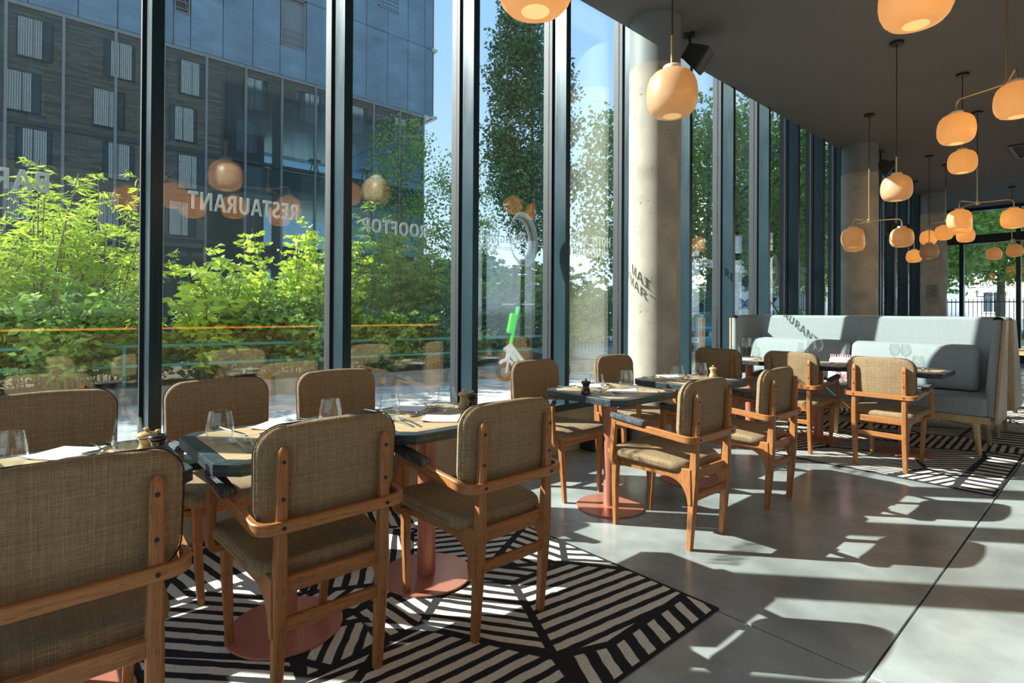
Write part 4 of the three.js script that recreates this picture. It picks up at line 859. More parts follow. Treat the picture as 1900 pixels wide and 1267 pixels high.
// ------------------------------------------------------------------ street level outside
const YG = 0.19;
const kerbZ = (x) => -7.2 + 0.13 * x, KA = Math.atan(0.13);
{
  struct('pavement', span(-14, 60, -0.4, YG, -60, -3.52), M.paving);
  const kerb = struct('kerb');
  const stone = boxUV(new RoundedBoxGeometry(0.985, 0.19, 0.15, 2, 0.012));
  for (let i = 0; i < 11; i++) { const x = -2.6 + i * 0.97; const s = part('kerb_stone', stone, M.stone, kerb, [x, YG + 0.085, kerbZ(x) - 0.075]); s.rotation.y = -KA; }
  const pts = [[-12, -8.9], [7.9, -6.32], [9.5, -17.9], [-12, -17.9]], s = shapeOf(pts.map(([x, z]) => [x, -z - 0.14]));
  struct('planting_bed', boxUV(extrude(s, 0.16).rotateX(-Math.PI / 2).translate(0, YG, 0)), M.soil);
}
{ // low green rail fence along the kerb
  const o = thing('rail_fence', 'low green tubular rail fence running along the kerb in front of the shrubs', 'fence');
  const P = (x, y) => V(x, y, kerbZ(x) - 0.24);
  for (const y of [0.81, 0.59]) part('rail', bar([P(-3.2, y), P(7.3, y)], 0.028, 0.034), M.greenRail, o);
  for (const x of [-1.4, 0.86, 3.13, 5.16, 7.2]) part('post', bar([P(x, 0.33), P(x, 0.83)], 0.035, 0.035, V(1, 0, 0)), M.greenRail, o);
}
{ // office building opposite, parallel to the restaurant front
  const o = thing('office_building', 'blue-grey panelled building with a two-storey glass curtain wall opposite the windows', 'building', [0, YG, -18]);
  const Y = (y) => y - YG;
  const xs = [-4.6, -3.53, -2.45, -1.37, -0.29, 0.79, 1.87, 2.97, 4.04, 5.12, 6.2, 7.29, 8.38, 9.4, 10.47, 11.5], ys = [0.5, 3.2, 5.78, 8.66];
  const tint = phys({ color: new THREE.Color(0.42, 0.56, 0.62), transmission: 0.92, thickness: 0, roughness: 0, ior: 1.95 });
  for (let i = 0; i < xs.length - 1; i++) for (let j = 0; j < 3; j++) part('window_pane', span(xs[i] + 0.03, xs[i + 1] - 0.03, Y(ys[j]) + 0.03, Y(ys[j + 1]) - 0.03, -0.012, 0), tint, o);
  for (const x of xs) part('mullion', span(x - 0.03, x + 0.03, 0.2, Y(8.7), -0.06, 0.045), M.alu, o);
  for (const y of ys) part('transom', span(-4.6, 11.52, Y(y) - 0.05, Y(y) + 0.05, -0.1, 0.03), y > 8 ? M.alu : M.farDark, o);
  part('side_glass', span(11.5, 11.512, 0.3, Y(8.66), -9, -0.05), tint, o);
  // interior: pale slab edges and bulkheads, columns, dark rear wall
  for (const y of [3.2, 5.78, 8.66]) { part('slab_edge', span(-4.55, 11.4, Y(y) - 0.62, Y(y) - 0.3, -0.5, -0.35), M.farWhite, o); part('floor_slab', span(-4.55, 11.45, Y(y) - 0.3, Y(y) - 0.05, -8, -0.15), M.farWhite, o); }
  part('rear_wall', span(-4.55, 7.5, 0, Y(8.7), -6, -5.8), std({ color: new THREE.Color(0.12, 0.14, 0.15), roughness: 0.9 }), o);
  for (const x of [0.3, 3.4, 6.6, 9.0]) part('inner_column', cyl(0.16, 0.16, 8.4, 16).translate(x, 4.2, -1.6), M.farWhite, o);
  part('end_wall', span(-4.75, -4.6, 0, 24, -10, 0.05), M.panel, o);
  const st = merge([capped(V(-0.25, 0, 0), V(-0.05, 0.75, 0), 0.02, 6), capped(V(0.25, 0, 0), V(0.05, 0.75, 0), 0.02, 6), capped(V(0, 0, 0.22), V(0, 0.75, 0.04), 0.02, 6), box(0.36, 0.05, 0.3, 0, 0.77, 0), capped(V(-0.16, 0.34, 0.1), V(0.16, 0.34, 0.1), 0.014, 6)]);
  for (const x of [7.75, 8.9, 9.7]) part('bar_stool', st, M.farWhite, o, [x, Y(5.78) - 0.04, -1.2]);
  part('yellow_chair', merge([box(0.46, 0.5, 0.05, 0, 0.7, -0.2), box(0.46, 0.06, 0.44, 0, 0.44, 0), box(0.04, 0.44, 0.04, -0.2, 0.22, 0.18), box(0.04, 0.44, 0.04, 0.2, 0.22, 0.18), box(0.04, 0.44, 0.04, -0.2, 0.22, -0.18), box(0.04, 0.44, 0.04, 0.2, 0.22, -0.18)]), std({ color: new THREE.Color(0.45, 0.5, 0.08), roughness: 0.6 }), o, [3.85, Y(5.78), -1.0]);
  // upper storeys: fibre-cement panels with open joints
  part('backing', span(-4.75, 11.9, Y(8.72), 26, -10, -0.1), M.farDark, o);
  const px = [-4.75, -3.5, -2.6, -1.7, -0.85, 0.1, 1.07, 1.9, 3.19, 3.62, 4.47, 5.31, 6.13, 6.96, 7.74, 8.4, 9.11, 9.94, 10.79, 11.53, 11.9], rows = [8.72, 9.7, 11.35, 14.0];
  const mats = [M.panel, M.panel2, M.panel3];
  reseed(21);
  const panel = (x0, x1, y0, y1) => part('facade_panel', boxUV(new RoundedBoxGeometry(x1 - x0 - 0.018, y1 - y0 - 0.018, 0.03, 1, 0.003).translate((x0 + x1) / 2, Y((y0 + y1) / 2), rr(-0.004, 0.004))), mats[Math.floor(rnd() * 3)], o);
  for (let i = 0; i < px.length - 1; i++) {
    const x0 = px[i], x1 = px[i + 1];
    if (x0 === 6.13) { panel(x0, x1, 8.72, 9.7); panel(x0, x1, 11.35, 14); continue; }
    if (x0 === 3.19) { panel(x0, x1, 8.72, 9.68); panel(x0, x1, 10.5, 14); continue; }
    panel(x0, x1, 8.72, 11.35); panel(x0, x1, 11.35, 14.0);
  }
  part('facade_panel', span(-4.75, 11.9, Y(14.02), 26, -0.03, 0), M.panel, o);
  { // window with grey blind and three rails
    const w = part('window_frame', merge([span(6.15, 6.19, Y(9.72), Y(11.33), -0.1, 0.012), span(6.9, 6.94, Y(9.72), Y(11.33), -0.1, 0.012), span(6.15, 6.94, Y(9.7), Y(9.74), -0.1, 0.02), span(6.15, 6.94, Y(11.29), Y(11.33), -0.1, 0.012)]), M.alu, o);
    part('blind', span(6.19, 6.9, Y(9.74), Y(11.29), -0.09, -0.07), std({ color: new THREE.Color(0.28, 0.33, 0.37), roughness: 0.7 }), w);
    for (const y of [9.85, 10.05, 10.25]) part('rail', span(6.17, 6.92, Y(y) - 0.012, Y(y) + 0.012, 0.0, 0.024), M.alu, w);
  }
  { const w = part('window_frame', merge([span(3.21, 3.24, Y(9.68), Y(10.5), -0.1, 0.012), span(3.57, 3.6, Y(9.68), Y(10.5), -0.1, 0.012), span(3.2, 3.61, Y(9.68), Y(9.72), -0.1, 0.02)]), M.alu, o);
    for (const y of [9.82, 10.02, 10.22]) part('rail', span(3.22, 3.59, Y(y) - 0.01, Y(y) + 0.01, -0.02, 0.0), M.alu, w); part('rail', bar([V(3.56, Y(9.76), -0.03), V(3.4, Y(10.4), -0.03)], 0.02, 0.02, V(0, 0, 1)), M.alu, w); }
  { const w = part('louvre', merge([span(9.54, 9.58, Y(12.2), Y(13.2), 0, 0.04), span(10.34, 10.38, Y(12.2), Y(13.2), 0, 0.04), span(9.54, 10.38, Y(12.2), Y(12.24), 0, 0.04)]), M.alu, o); for (let i = 0; i < 6; i++) part('slat', span(9.58, 10.34, Y(12.28 + i * 0.14), Y(12.36 + i * 0.14), 0.016, 0.035), M.panel2, w); }
  part('soffit', span(11.5, 11.92, Y(8.68), Y(8.74), -9, 0.04), M.farWhite, o);
  for (const [y0, y1] of [[8.76, 11.3], [11.42, 14], [14.1, 26]]) part('side_panel', span(11.9, 11.95, Y(y0), Y(y1), -9.9, 0.0), M.redBrown, o);
  for (const y of [8.74, 11.36, 14.05]) part('ledge', span(11.86, 12.08, Y(y) - 0.06, Y(y) + 0.05, -9.9, 0.06), M.farWhite, o);
}
// ------------------------------------------------------------------ plants
function leafGeo(l, w, fold = 0.25, bend = 0.2) { // pointed leaf along +y, folded on the midrib
  const g = new THREE.BufferGeometry(), z = w * fold, b = l * bend;
  const P = [[0, 0, 0], [w * 0.42, l * 0.3, z], [w * 0.5, l * 0.52, z * 0.9], [w * 0.3, l * 0.8, z * 0.4 - b * 0.5], [0, l, -b], [-w * 0.3, l * 0.8, z * 0.4 - b * 0.5], [-w * 0.5, l * 0.52, z * 0.9], [-w * 0.42, l * 0.3, z], [0, l * 0.5, 0]];
  g.setAttribute('position', new THREE.Float32BufferAttribute(P.flat(), 3));
  g.setAttribute('uv', new THREE.Float32BufferAttribute(P.map(([x, y]) => [x / w + 0.5, y / l]).flat(), 2));
  g.setIndex([0, 1, 8, 1, 2, 8, 2, 3, 8, 3, 4, 8, 4, 5, 8, 5, 6, 8, 6, 7, 8, 7, 0, 8]); g.computeVertexNormals(); return g;
}
function leafGeoLow(l, w) { const g = new THREE.BufferGeometry(); g.setAttribute('position', new THREE.Float32BufferAttribute([0, 0, 0, w / 2, l * 0.5, w * 0.15, 0, l, -l * 0.12, -w / 2, l * 0.5, w * 0.15], 3)); g.setAttribute('uv', new THREE.Float32BufferAttribute([0.5, 0, 1, 0.5, 0.5, 1, 0, 0.5], 2)); g.setIndex([0, 1, 2, 0, 2, 3]); g.computeVertexNormals(); return g; }
const LG = { broad: leafGeo(0.085, 0.05), willow: leafGeo(0.12, 0.018, 0.2, 0.25), big: leafGeo(0.15, 0.062), small: leafGeoLow(0.07, 0.045), tree: leafGeoLow(0.1, 0.07), locust: leafGeoLow(0.13, 0.09) };
const Yax = V(0, 1, 0);
function instanced(name, geo, m, list, parent, vary = 0.35, stuff = true) {
  const o = new THREE.InstancedMesh(geo, m, list.length), mt = new THREE.Matrix4(), q = new THREE.Quaternion(), c = new THREE.Color();
  list.forEach(({ p, d, s, r, k }, i) => {
    q.setFromUnitVectors(Yax, d); q.multiply(new THREE.Quaternion().setFromAxisAngle(Yax, r));
    mt.compose(p, q, V(s, s, s)); o.setMatrixAt(i, mt); const t = 1 + (rnd() - 0.5) * vary * 2, y = (rnd() - 0.3) * vary; c.setRGB(t + y * (k ?? 0.6), t + y * 0.35, t * 0.9); o.setColorAt(i, c);
  });
  o.name = name; o.castShadow = o.receiveShadow = true; if (stuff) o.userData.kind = 'stuff'; parent.add(o); return o;
}
// shrub: arching stems with side twigs; leaves along twigs
function shrub(x, z, h, spread, n, kind, m, label, s0, { droop = 0.3, from = 0.1, base = YG + 0.15, perTwig = 9, twigs = 12, leafS = 1, singles = 0, cat = 'shrub' } = {}) {
  reseed(s0);
  const o = thing('leafy_shrub', label, cat, [x, base, z]), stems = [], leaves = [];
  for (let i = 0; i < n; i++) {
    const a = rr(0, 6.283), R = spread * Math.sqrt(rnd()), hh = h * rr(0.6, 1) * (1 - 0.25 * (R / spread) ** 2), b = V(Math.cos(a) * R * 0.25, 0, Math.sin(a) * R * 0.25), top = V(Math.cos(a) * R, hh, Math.sin(a) * R);
    const mid = b.clone().lerp(top, 0.5).add(V(-Math.cos(a) * R * 0.2, hh * 0.12, -Math.sin(a) * R * 0.2));
    const cv = new THREE.QuadraticBezierCurve3(b, mid, top);
    stems.push(new THREE.TubeGeometry(cv, 6, 0.006, 4, false));
    for (let k = 0; k < twigs; k++) {
      const t = from + (1 - from) * Math.pow((k + rnd()) / twigs, 0.85), p = cv.getPoint(Math.min(1, t)), az = rr(0, 6.283), L = rr(0.16, 0.42) * (1.15 - 0.5 * t);
      const dir = V(Math.cos(az), rr(0.1, 0.9), Math.sin(az)).normalize(), e = p.clone().addScaledVector(dir, L); e.y -= droop * L * 0.4;
      if (k % 2 === 0) stems.push(straight(p, e, 0.0028, 3));
      for (let j = 0; j < perTwig; j++) {
        const f = (j + 0.7) / perTwig, q = p.clone().lerp(e, f), side = (j % 2 ? 1 : -1), sd = dir.clone().cross(V(0, 1, 0)).normalize().multiplyScalar(side * rr(0.6, 1.2));
        const d = dir.clone().multiplyScalar(rr(0.3, 0.8)).add(sd).add(V(rr(-0.3, 0.3), rr(-0.5, 0.35) - droop, rr(-0.3, 0.3))).normalize();
        leaves.push({ p: q, d, s: leafS * rr(0.65, 1.2), r: rr(0, 6.28) });
      }
    }
  }
  part('stem', merge(stems), M.twig, o).userData.kind = 'stuff';
  const g = LG[kind];
  // the leaves that stand out nearest the glass are pieces of their own
  if (singles) {
    leaves.sort((a, b) => (b.p.z * 0.7 + b.p.y * 0.5) - (a.p.z * 0.7 + a.p.y * 0.5));
    const q = new THREE.Quaternion();
    for (const { p, d, s, r } of leaves.splice(0, singles)) { const L = part('leaf', g, m, o, [p.x, p.y, p.z]); q.setFromUnitVectors(Yax, d).multiply(new THREE.Quaternion().setFromAxisAngle(Yax, r)); L.quaternion.copy(q); L.scale.setScalar(s * 1.15); }
  }
  instanced('foliage', g, m, leaves, o);
  return o;
}
const fz = (x) => kerbZ(x) - 0.5;
shrub(-0.55, fz(-0.55) - 0.2, 2.3, 0.8, 24, 'willow', M.leafLime, 'light green feathery shrub at the far left edge behind the green fence', 31, { twigs: 14, perTwig: 12 });
shrub(0.15, fz(0.15) - 0.3, 2.55, 0.85, 26, 'willow', M.leafLime, 'tall feathery lime shrub below the white three-letter sign lettering', 32, { twigs: 15, perTwig: 12 });
shrub(0.75, fz(0.75) - 0.7, 2.9, 0.75, 22, 'willow', M.leafLime, 'tallest feathery shrub with arching tips, left of the first dark mullion', 33, { twigs: 15, perTwig: 13, droop: 0.5 });
shrub(0.4, fz(0.4) + 0.1, 1.35, 0.8, 26, 'broad', M.leafMid, 'low dark leafy shrub at the foot of the left fence section', 34, { twigs: 11, perTwig: 8, leafS: 1.15 });
shrub(1.75, fz(1.75) - 0.05, 1.75, 0.5, 13, 'big', M.leafLime, 'shrub with large bright pointed leaves just right of the first dark mullion', 35, { twigs: 9, perTwig: 7, singles: 70 });
shrub(2.1, fz(2.1) - 0.5, 1.6, 0.8, 24, 'broad', M.leafMid, 'medium green leafy shrub behind the fence below the restaurant lettering', 36, { twigs: 12, perTwig: 9, leafS: 1.1 });
shrub(2.75, fz(2.75) - 0.4, 2.25, 0.65, 24, 'broad', M.leafLime, 'bushy lime shrub with rounded leaves in the middle of the second pane', 37, { twigs: 13, perTwig: 9, singles: 60 });
shrub(3.35, fz(3.35) - 0.5, 2.2, 0.6, 22, 'broad', M.leafLime, 'bushy lime shrub reaching up beside the second dark mullion', 38, { twigs: 13, perTwig: 9 });
shrub(2.9, fz(2.9) + 0.12, 1.15, 0.75, 24, 'broad', M.leafMid, 'low shrub pushing through the green rails left of the second mullion', 39, { twigs: 10, perTwig: 8 });
shrub(4.0, fz(4.0) - 1.0, 2.9, 0.7, 20, 'willow', M.leafMid, 'tall willowy shrub right of the second mullion before the glass corner', 40, { twigs: 16, perTwig: 13, droop: 0.6 });
shrub(4.9, fz(4.9) - 1.2, 2.7, 0.8, 22, 'willow', M.leafPale, 'airy willowy shrub under the mirrored rooftop lettering', 41, { twigs: 15, perTwig: 12, droop: 0.6 });
shrub(4.2, fz(4.2) - 0.1, 1.0, 0.7, 20, 'broad', M.leafMid, 'low leafy shrub above the kerb under the rooftop lettering', 42, { twigs: 10, perTwig: 8 });
shrub(5.6, fz(5.6) - 1.1, 2.1, 0.75, 24, 'broad', M.leafMid, 'dense shrub left of the third dark mullion behind the fence', 43, { twigs: 13, perTwig: 9 });
shrub(6.1, fz(6.1) - 0.4, 1.35, 0.7, 24, 'broad', M.leafDark, 'dark low shrub directly behind the parked scooter', 44, { twigs: 12, perTwig: 9 });
shrub(7.1, fz(7.1) - 1.2, 2.0, 0.8, 26, 'broad', M.leafMid, 'shrub around the foot of the tall staked tree', 45, { twigs: 13, perTwig: 9 });
shrub(7.9, -7.3, 2.2, 0.8, 24, 'broad', M.leafMid, 'shrub seen through the narrow pane left of the concrete column', 46, { twigs: 13, perTwig: 9 });
reseed(400);
for (let i = 0; i < 10; i++) { // low front row, down to the kerb
  const x = -1.1 + i * 0.72, names = ['at the far left end', 'left of the first post', 'just right of the first post', 'behind the first mullion', 'in the left of the second pane', 'in the middle of the second pane', 'at the right of the second pane', 'behind the second mullion', 'in the middle of the third pane', 'at the right of the third pane'];
  shrub(x, fz(x) - 0.28, 0.72 + 0.14 * (i % 3), 0.5, 24, 'broad', i % 2 ? M.leafMid : M.leafDark, 'low shrub at the foot of the green fence, ' + names[i], 410 + i, { from: 0.0, twigs: 9, perTwig: 8, leafS: 1.0, droop: 0.1 });
}
const BG = { base: YG, from: 0.02, twigs: 13, perTwig: 9, leafS: 2.0 };
shrub(7.9, -10.2, 2.6, 1.2, 24, 'broad', M.leafMid, 'broad green bush filling in behind the staked tree', 430, { ...BG, base: YG + 0.15 });
shrub(9.3, -12.4, 3.0, 1.4, 26, 'broad', M.leafDark, 'dark bush far behind the lamp post', 431, BG);
shrub(10.9, -11.4, 2.8, 1.4, 26, 'broad', M.leafMid, 'green bush behind the round window emblem', 432, BG);
shrub(12.6, -15.6, 3.2, 1.6, 26, 'broad', M.leafPale, 'pale bush at the foot of the thin trees by the glass building', 433, BG);
shrub(14.2, -11.8, 2.6, 1.6, 26, 'broad', M.leafMid, 'green roadside bush beyond the railing behind the parked car', 434, BG);
shrub(17.6, -12.0, 2.8, 1.6, 26, 'broad', M.leafMid, 'green roadside bush beyond the railing behind the cone lamp', 435, BG);
shrub(21.5, -12.2, 2.8, 1.7, 26, 'broad', M.leafPale, 'pale roadside bush beyond the railing near the second column', 436, BG);
shrub(6.3, -10.5, 2.6, 1.0, 26, 'broad', M.leafPale, 'sunlit pale shrub beyond the lamp post and the fence', 47, { twigs: 13, perTwig: 9, leafS: 1.3 });

function tree(x, z, { h, r0, crown, kind, m, n, label, s0, leafS = 1, branches = 14, base = YG, cat = 'tree' }) {
  reseed(s0);
  const o = thing('street_tree', label, cat, [x, base, z]);
  const lean = V(rr(-0.1, 0.1), h * 0.9, rr(-0.1, 0.1)), tr = [];
  for (let i = 0; i <= 6; i++) tr.push(V(lean.x * i / 6 + rr(-0.03, 0.03), lean.y * i / 6, lean.z * i / 6 + rr(-0.03, 0.03)));
  const trunk = bar(tr, tr.map((_, i) => r0 * 2 * (1 - i * 0.13)), tr.map((_, i) => r0 * 2 * (1 - i * 0.13)), V(1, 0, 0), 0.3, 1.5);
  part('trunk', trunk, M.bark, o);
  const br = [], tips = [];
  const [cy, ry, rx] = crown;
  for (let i = 0; i < branches; i++) {
    const t = (i + rnd()) / branches, y0 = Math.max(0.15 * h, (cy - ry) * 0.95 + t * ry * 1.5), a = i * 2.4 + rr(-0.4, 0.4), Yc = Math.min(cy + ry * 0.95, y0 + rr(0.2, 0.9) * ry * 0.5), k = Math.sqrt(Math.max(0.05, 1 - ((Yc - cy) / ry) ** 2)), R = rx * k * rr(0.65, 1);
    const p = V(lean.x * y0 / lean.y, y0, lean.z * y0 / lean.y), e = V(Math.cos(a) * R, Yc, Math.sin(a) * R), mid = p.clone().lerp(e, 0.5).add(V(0, -0.06 * R, 0));
    br.push(new THREE.TubeGeometry(new THREE.QuadraticBezierCurve3(p, mid, e), 6, r0 * 0.22, 5, false)); tips.push([p, mid, e]);
  }
  part('branch', merge(br), M.bark, o).userData.kind = 'stuff';
  const leaves = [];
  for (let i = 0; i < n; i++) {
    let p;
    if (i % 3) { const [a, b, c] = tips[Math.floor(rnd() * tips.length)], t = rr(0.35, 1.1), q = a.clone().lerp(b, t).lerp(b.clone().lerp(c, t), t), s = rx * 0.3; p = q.add(V(rr(-1, 1) * s, rr(-1, 1) * s * 0.8, rr(-1, 1) * s)); }
    else { const u = rr(-1, 1), a = rr(0, 6.283), R = Math.cbrt(rr(0.35, 1)); const k = Math.sqrt(1 - u * u); p = V(Math.cos(a) * k * R * rx, cy + u * R * ry, Math.sin(a) * k * R * rx); }
    leaves.push({ p, d: V(rr(-1, 1), rr(-1, 0.5), rr(-1, 1)).normalize(), s: leafS * rr(0.6, 1.25), r: rr(0, 6.28) });
  }
  instanced('foliage', LG[kind], m, leaves, o);
  return o;
}
tree(7.27, -7.62, { h: 7.6, r0: 0.055, crown: [4.75, 2.85, 0.85], kind: 'small', m: M.leafDark, n: 26000, label: 'tall narrow dark green tree tied to stakes behind the scooter', s0: 61, branches: 26, base: YG + 0.15, leafS: 1.1 });
{
  const o = thing('tree_stake', 'grey wooden stakes with a crossbar holding the tall narrow tree', 'stake', [7.15, YG + 0.15, -7.55]);
  part('post', bar([V(-0.22, 0, -0.1), V(-0.22, 1.75, -0.1)], 0.07, 0.07, V(1, 0, 0)), M.bark, o);
  part('post', bar([V(0.3, 0, 0.18), V(0.3, 1.75, 0.18)], 0.07, 0.07, V(1, 0, 0)), M.bark, o);
  part('crossbar', bar([V(-0.27, 1.62, -0.075), V(0.35, 1.62, 0.21)], 0.03, 0.07), M.bark, o);
}
tree(8.9, -15.2, { h: 7.5, r0: 0.07, crown: [4.4, 3.0, 1.25], kind: 'tree', m: M.leafMid, n: 4200, label: 'thin loose-leaved tree beside the right corner of the glass building', s0: 62 });
tree(10.6, -14.2, { h: 6.6, r0: 0.07, crown: [3.9, 2.6, 1.2], kind: 'tree', m: M.leafPale, n: 4200, label: 'thin pale tree left of the third mullion behind the lamp post', s0: 63 });
const LOC = { kind: 'locust', m: M.leafPale, branches: 22 };
tree(11.6, -8.3, { ...LOC, h: 6.8, r0: 0.09, crown: [4.1, 2.4, 1.7], n: 8000, label: 'light green tree filling the narrow pane right of the concrete column', s0: 64, m: M.leafMid });
tree(14.6, -7.9, { ...LOC, h: 7.5, r0: 0.1, crown: [4.6, 2.7, 1.9], n: 9000, label: 'feathery green tree above the parked car', s0: 65 });
tree(17.2, -7.4, { ...LOC, h: 8, r0: 0.11, crown: [5.0, 3.0, 2.0], n: 9000, label: 'feathery green tree behind the cone-shaped street lamp', s0: 66, m: M.leafMid });
tree(20.2, -8.2, { ...LOC, h: 8, r0: 0.11, crown: [5.0, 3.1, 2.0], n: 9000, label: 'tree with bare lower trunk past the end of the parked car', s0: 67 });
tree(24.0, -8.5, { ...LOC, h: 8, r0: 0.12, crown: [4.9, 3.2, 2.3], n: 8000, label: 'tree seen in slivers between the mullions left of the second column', s0: 68, m: M.leafMid });
tree(29.5, -9.0, { ...LOC, h: 9, r0: 0.12, crown: [5.2, 3.6, 2.6], n: 8000, label: 'tree seen in slivers between the second and third columns', s0: 69 });
tree(27.6, -5.0, { ...LOC, h: 7.5, r0: 0.12, crown: [5.0, 2.7, 2.4], n: 9000, leafS: 1.6, label: 'forked tree beyond the left pane of the glazed end wall', s0: 70, m: M.leafMid });
tree(31.5, -3.6, { ...LOC, h: 7.5, r0: 0.17, crown: [5.1, 2.6, 2.6], n: 10000, leafS: 1.6, label: 'thick-trunked tree behind the mirrored access lettering', s0: 71, m: M.leafMid });
tree(33.0, -1.0, { ...LOC, h: 8, r0: 0.14, crown: [5.3, 3.0, 3.0], n: 9000, leafS: 1.6, label: 'tree at the right side of the glazed end wall', s0: 72, m: M.leafMid });
// pale houses and a railing far off to the right
{
  const mk = (x, z, turn, w, h, d, label, nx, ny) => {
    const o = thing('white_house', label, 'building', [x, YG, z], turn);
    part('wall', boxUV(new THREE.BoxGeometry(w, h, d).translate(0, h / 2, 0)), M.farWhite, o);
    part('cornice', box(w + 0.3, 0.35, d + 0.3, 0, h - 0.2, 0), M.farWhite, o); part('plinth', box(w + 0.1, 0.7, d + 0.1, 0, 0.35, 0), M.alu, o);
    for (let i = 0; i < nx; i++) for (let j = 0; j < ny; j++) {
      const wx = -w / 2 + (i + 0.5) * w / nx, wy = 1.5 + j * 3.0;
      const f = part('window_frame', merge([box(1.25, 0.1, 0.12, 0, -0.75, 0), box(1.25, 0.08, 0.1, 0, 0.75, 0), box(0.08, 1.5, 0.1, -0.58, 0, 0), box(0.08, 1.5, 0.1, 0.58, 0, 0), box(0.05, 1.5, 0.08, 0, 0, 0)]), M.farWhite, o, [wx, wy + 0.4, d / 2 + 0.03]);
      part('pane', box(1.1, 1.42, 0.02, 0, 0, -0.02), M.farDark, f);
    }
  };
  mk(37, -18, 0.1, 22, 7.5, 6, 'cream white house with dark windows behind the roadside trees', 8, 2);
  mk(56, 4, -Math.PI / 2, 24, 8, 6, 'white building with dark windows beyond the glazed end wall', 8, 2);
  const o = thing('metal_railing', 'dark upright bar railing in front of the white building at the far right', 'railing', [30.5, YG, -9]);
  for (const y of [0.15, 1.55]) part('rail', box(0.05, 0.05, 16, 0, y, 8), M.black, o);
  const b = new THREE.CylinderGeometry(0.014, 0.014, 1.7, 6);
  for (let i = 0; i < 110; i++) part('bar', b, M.black, o, [0, 0.85, 0.1 + i * 0.145]);
  const o2 = thing('metal_railing', 'dark upright bar railing along the road below the roadside trees', 'railing', [10, YG, -10.2]);
  for (const y of [0.15, 1.15]) part('rail', box(20, 0.05, 0.05, 10, y, 0), M.black, o2);
  const b2 = new THREE.CylinderGeometry(0.012, 0.012, 1.25, 6);
  for (let i = 0; i < 130; i++) part('bar', b2, M.black, o2, [0.1 + i * 0.152, 0.62, 0]);
  struct('verge', boxUV(new RoundedBoxGeometry(9, 0.25, 26, 1, 0.05).translate(36, YG + 0.1, -2)), std({ color: new THREE.Color(0.16, 0.24, 0.07), roughness: 1 }));
}
// street lamps
{
  const o = thing('street_lamp', 'slim dark lamp post with a short curved arm near the glass building corner', 'street lamp', [8.25, YG, -11.4]);
  part('post', lathe([[0, 0], [0.09, 0], [0.09, 0.5], [0.06, 0.6], [0.045, 4.55], [0, 4.56]], 16), M.farDark, o);
  part('arm', tube([V(0, 3.55, 0), V(0.18, 3.62, 0.1), V(0.35, 3.72, 0.2), V(0.42, 3.9, 0.25)], 0.025, 8, 16), M.farDark, o);
  part('lantern', lathe([[0, 0], [0.1, 0.0], [0.17, 0.1], [0.18, 0.14], [0, 0.15]], 20).rotateZ(0).translate(0.42, 3.88, 0.25), M.farDark, o);
  const c = thing('street_lamp', 'street lamp with a large pale upturned cone shade among the roadside trees', 'street lamp', [14.9, YG, -7.25]);
  part('post', lathe([[0, 0], [0.1, 0], [0.1, 0.6], [0.06, 0.7], [0.05, 4.3], [0, 4.3]], 16), M.farDark, c);
  part('arm', tube([V(0, 4.2, 0), V(0.12, 4.45, 0.1), V(0.3, 4.6, 0.27), V(0.43, 4.68, 0.38)], 0.04, 8, 20), M.farDark, c);
  part('cone_shade', lathe([[0.05, 0], [0.09, 0.05], [0.46, 0.92], [0.475, 0.95], [0.47, 0.985], [0.44, 0.97], [0.07, 0.09], [0, 0.06]], 40), std({ color: new THREE.Color(0.36, 0.42, 0.42), roughness: 0.5 }), c, [0.45, 4.66, 0.4]);
}
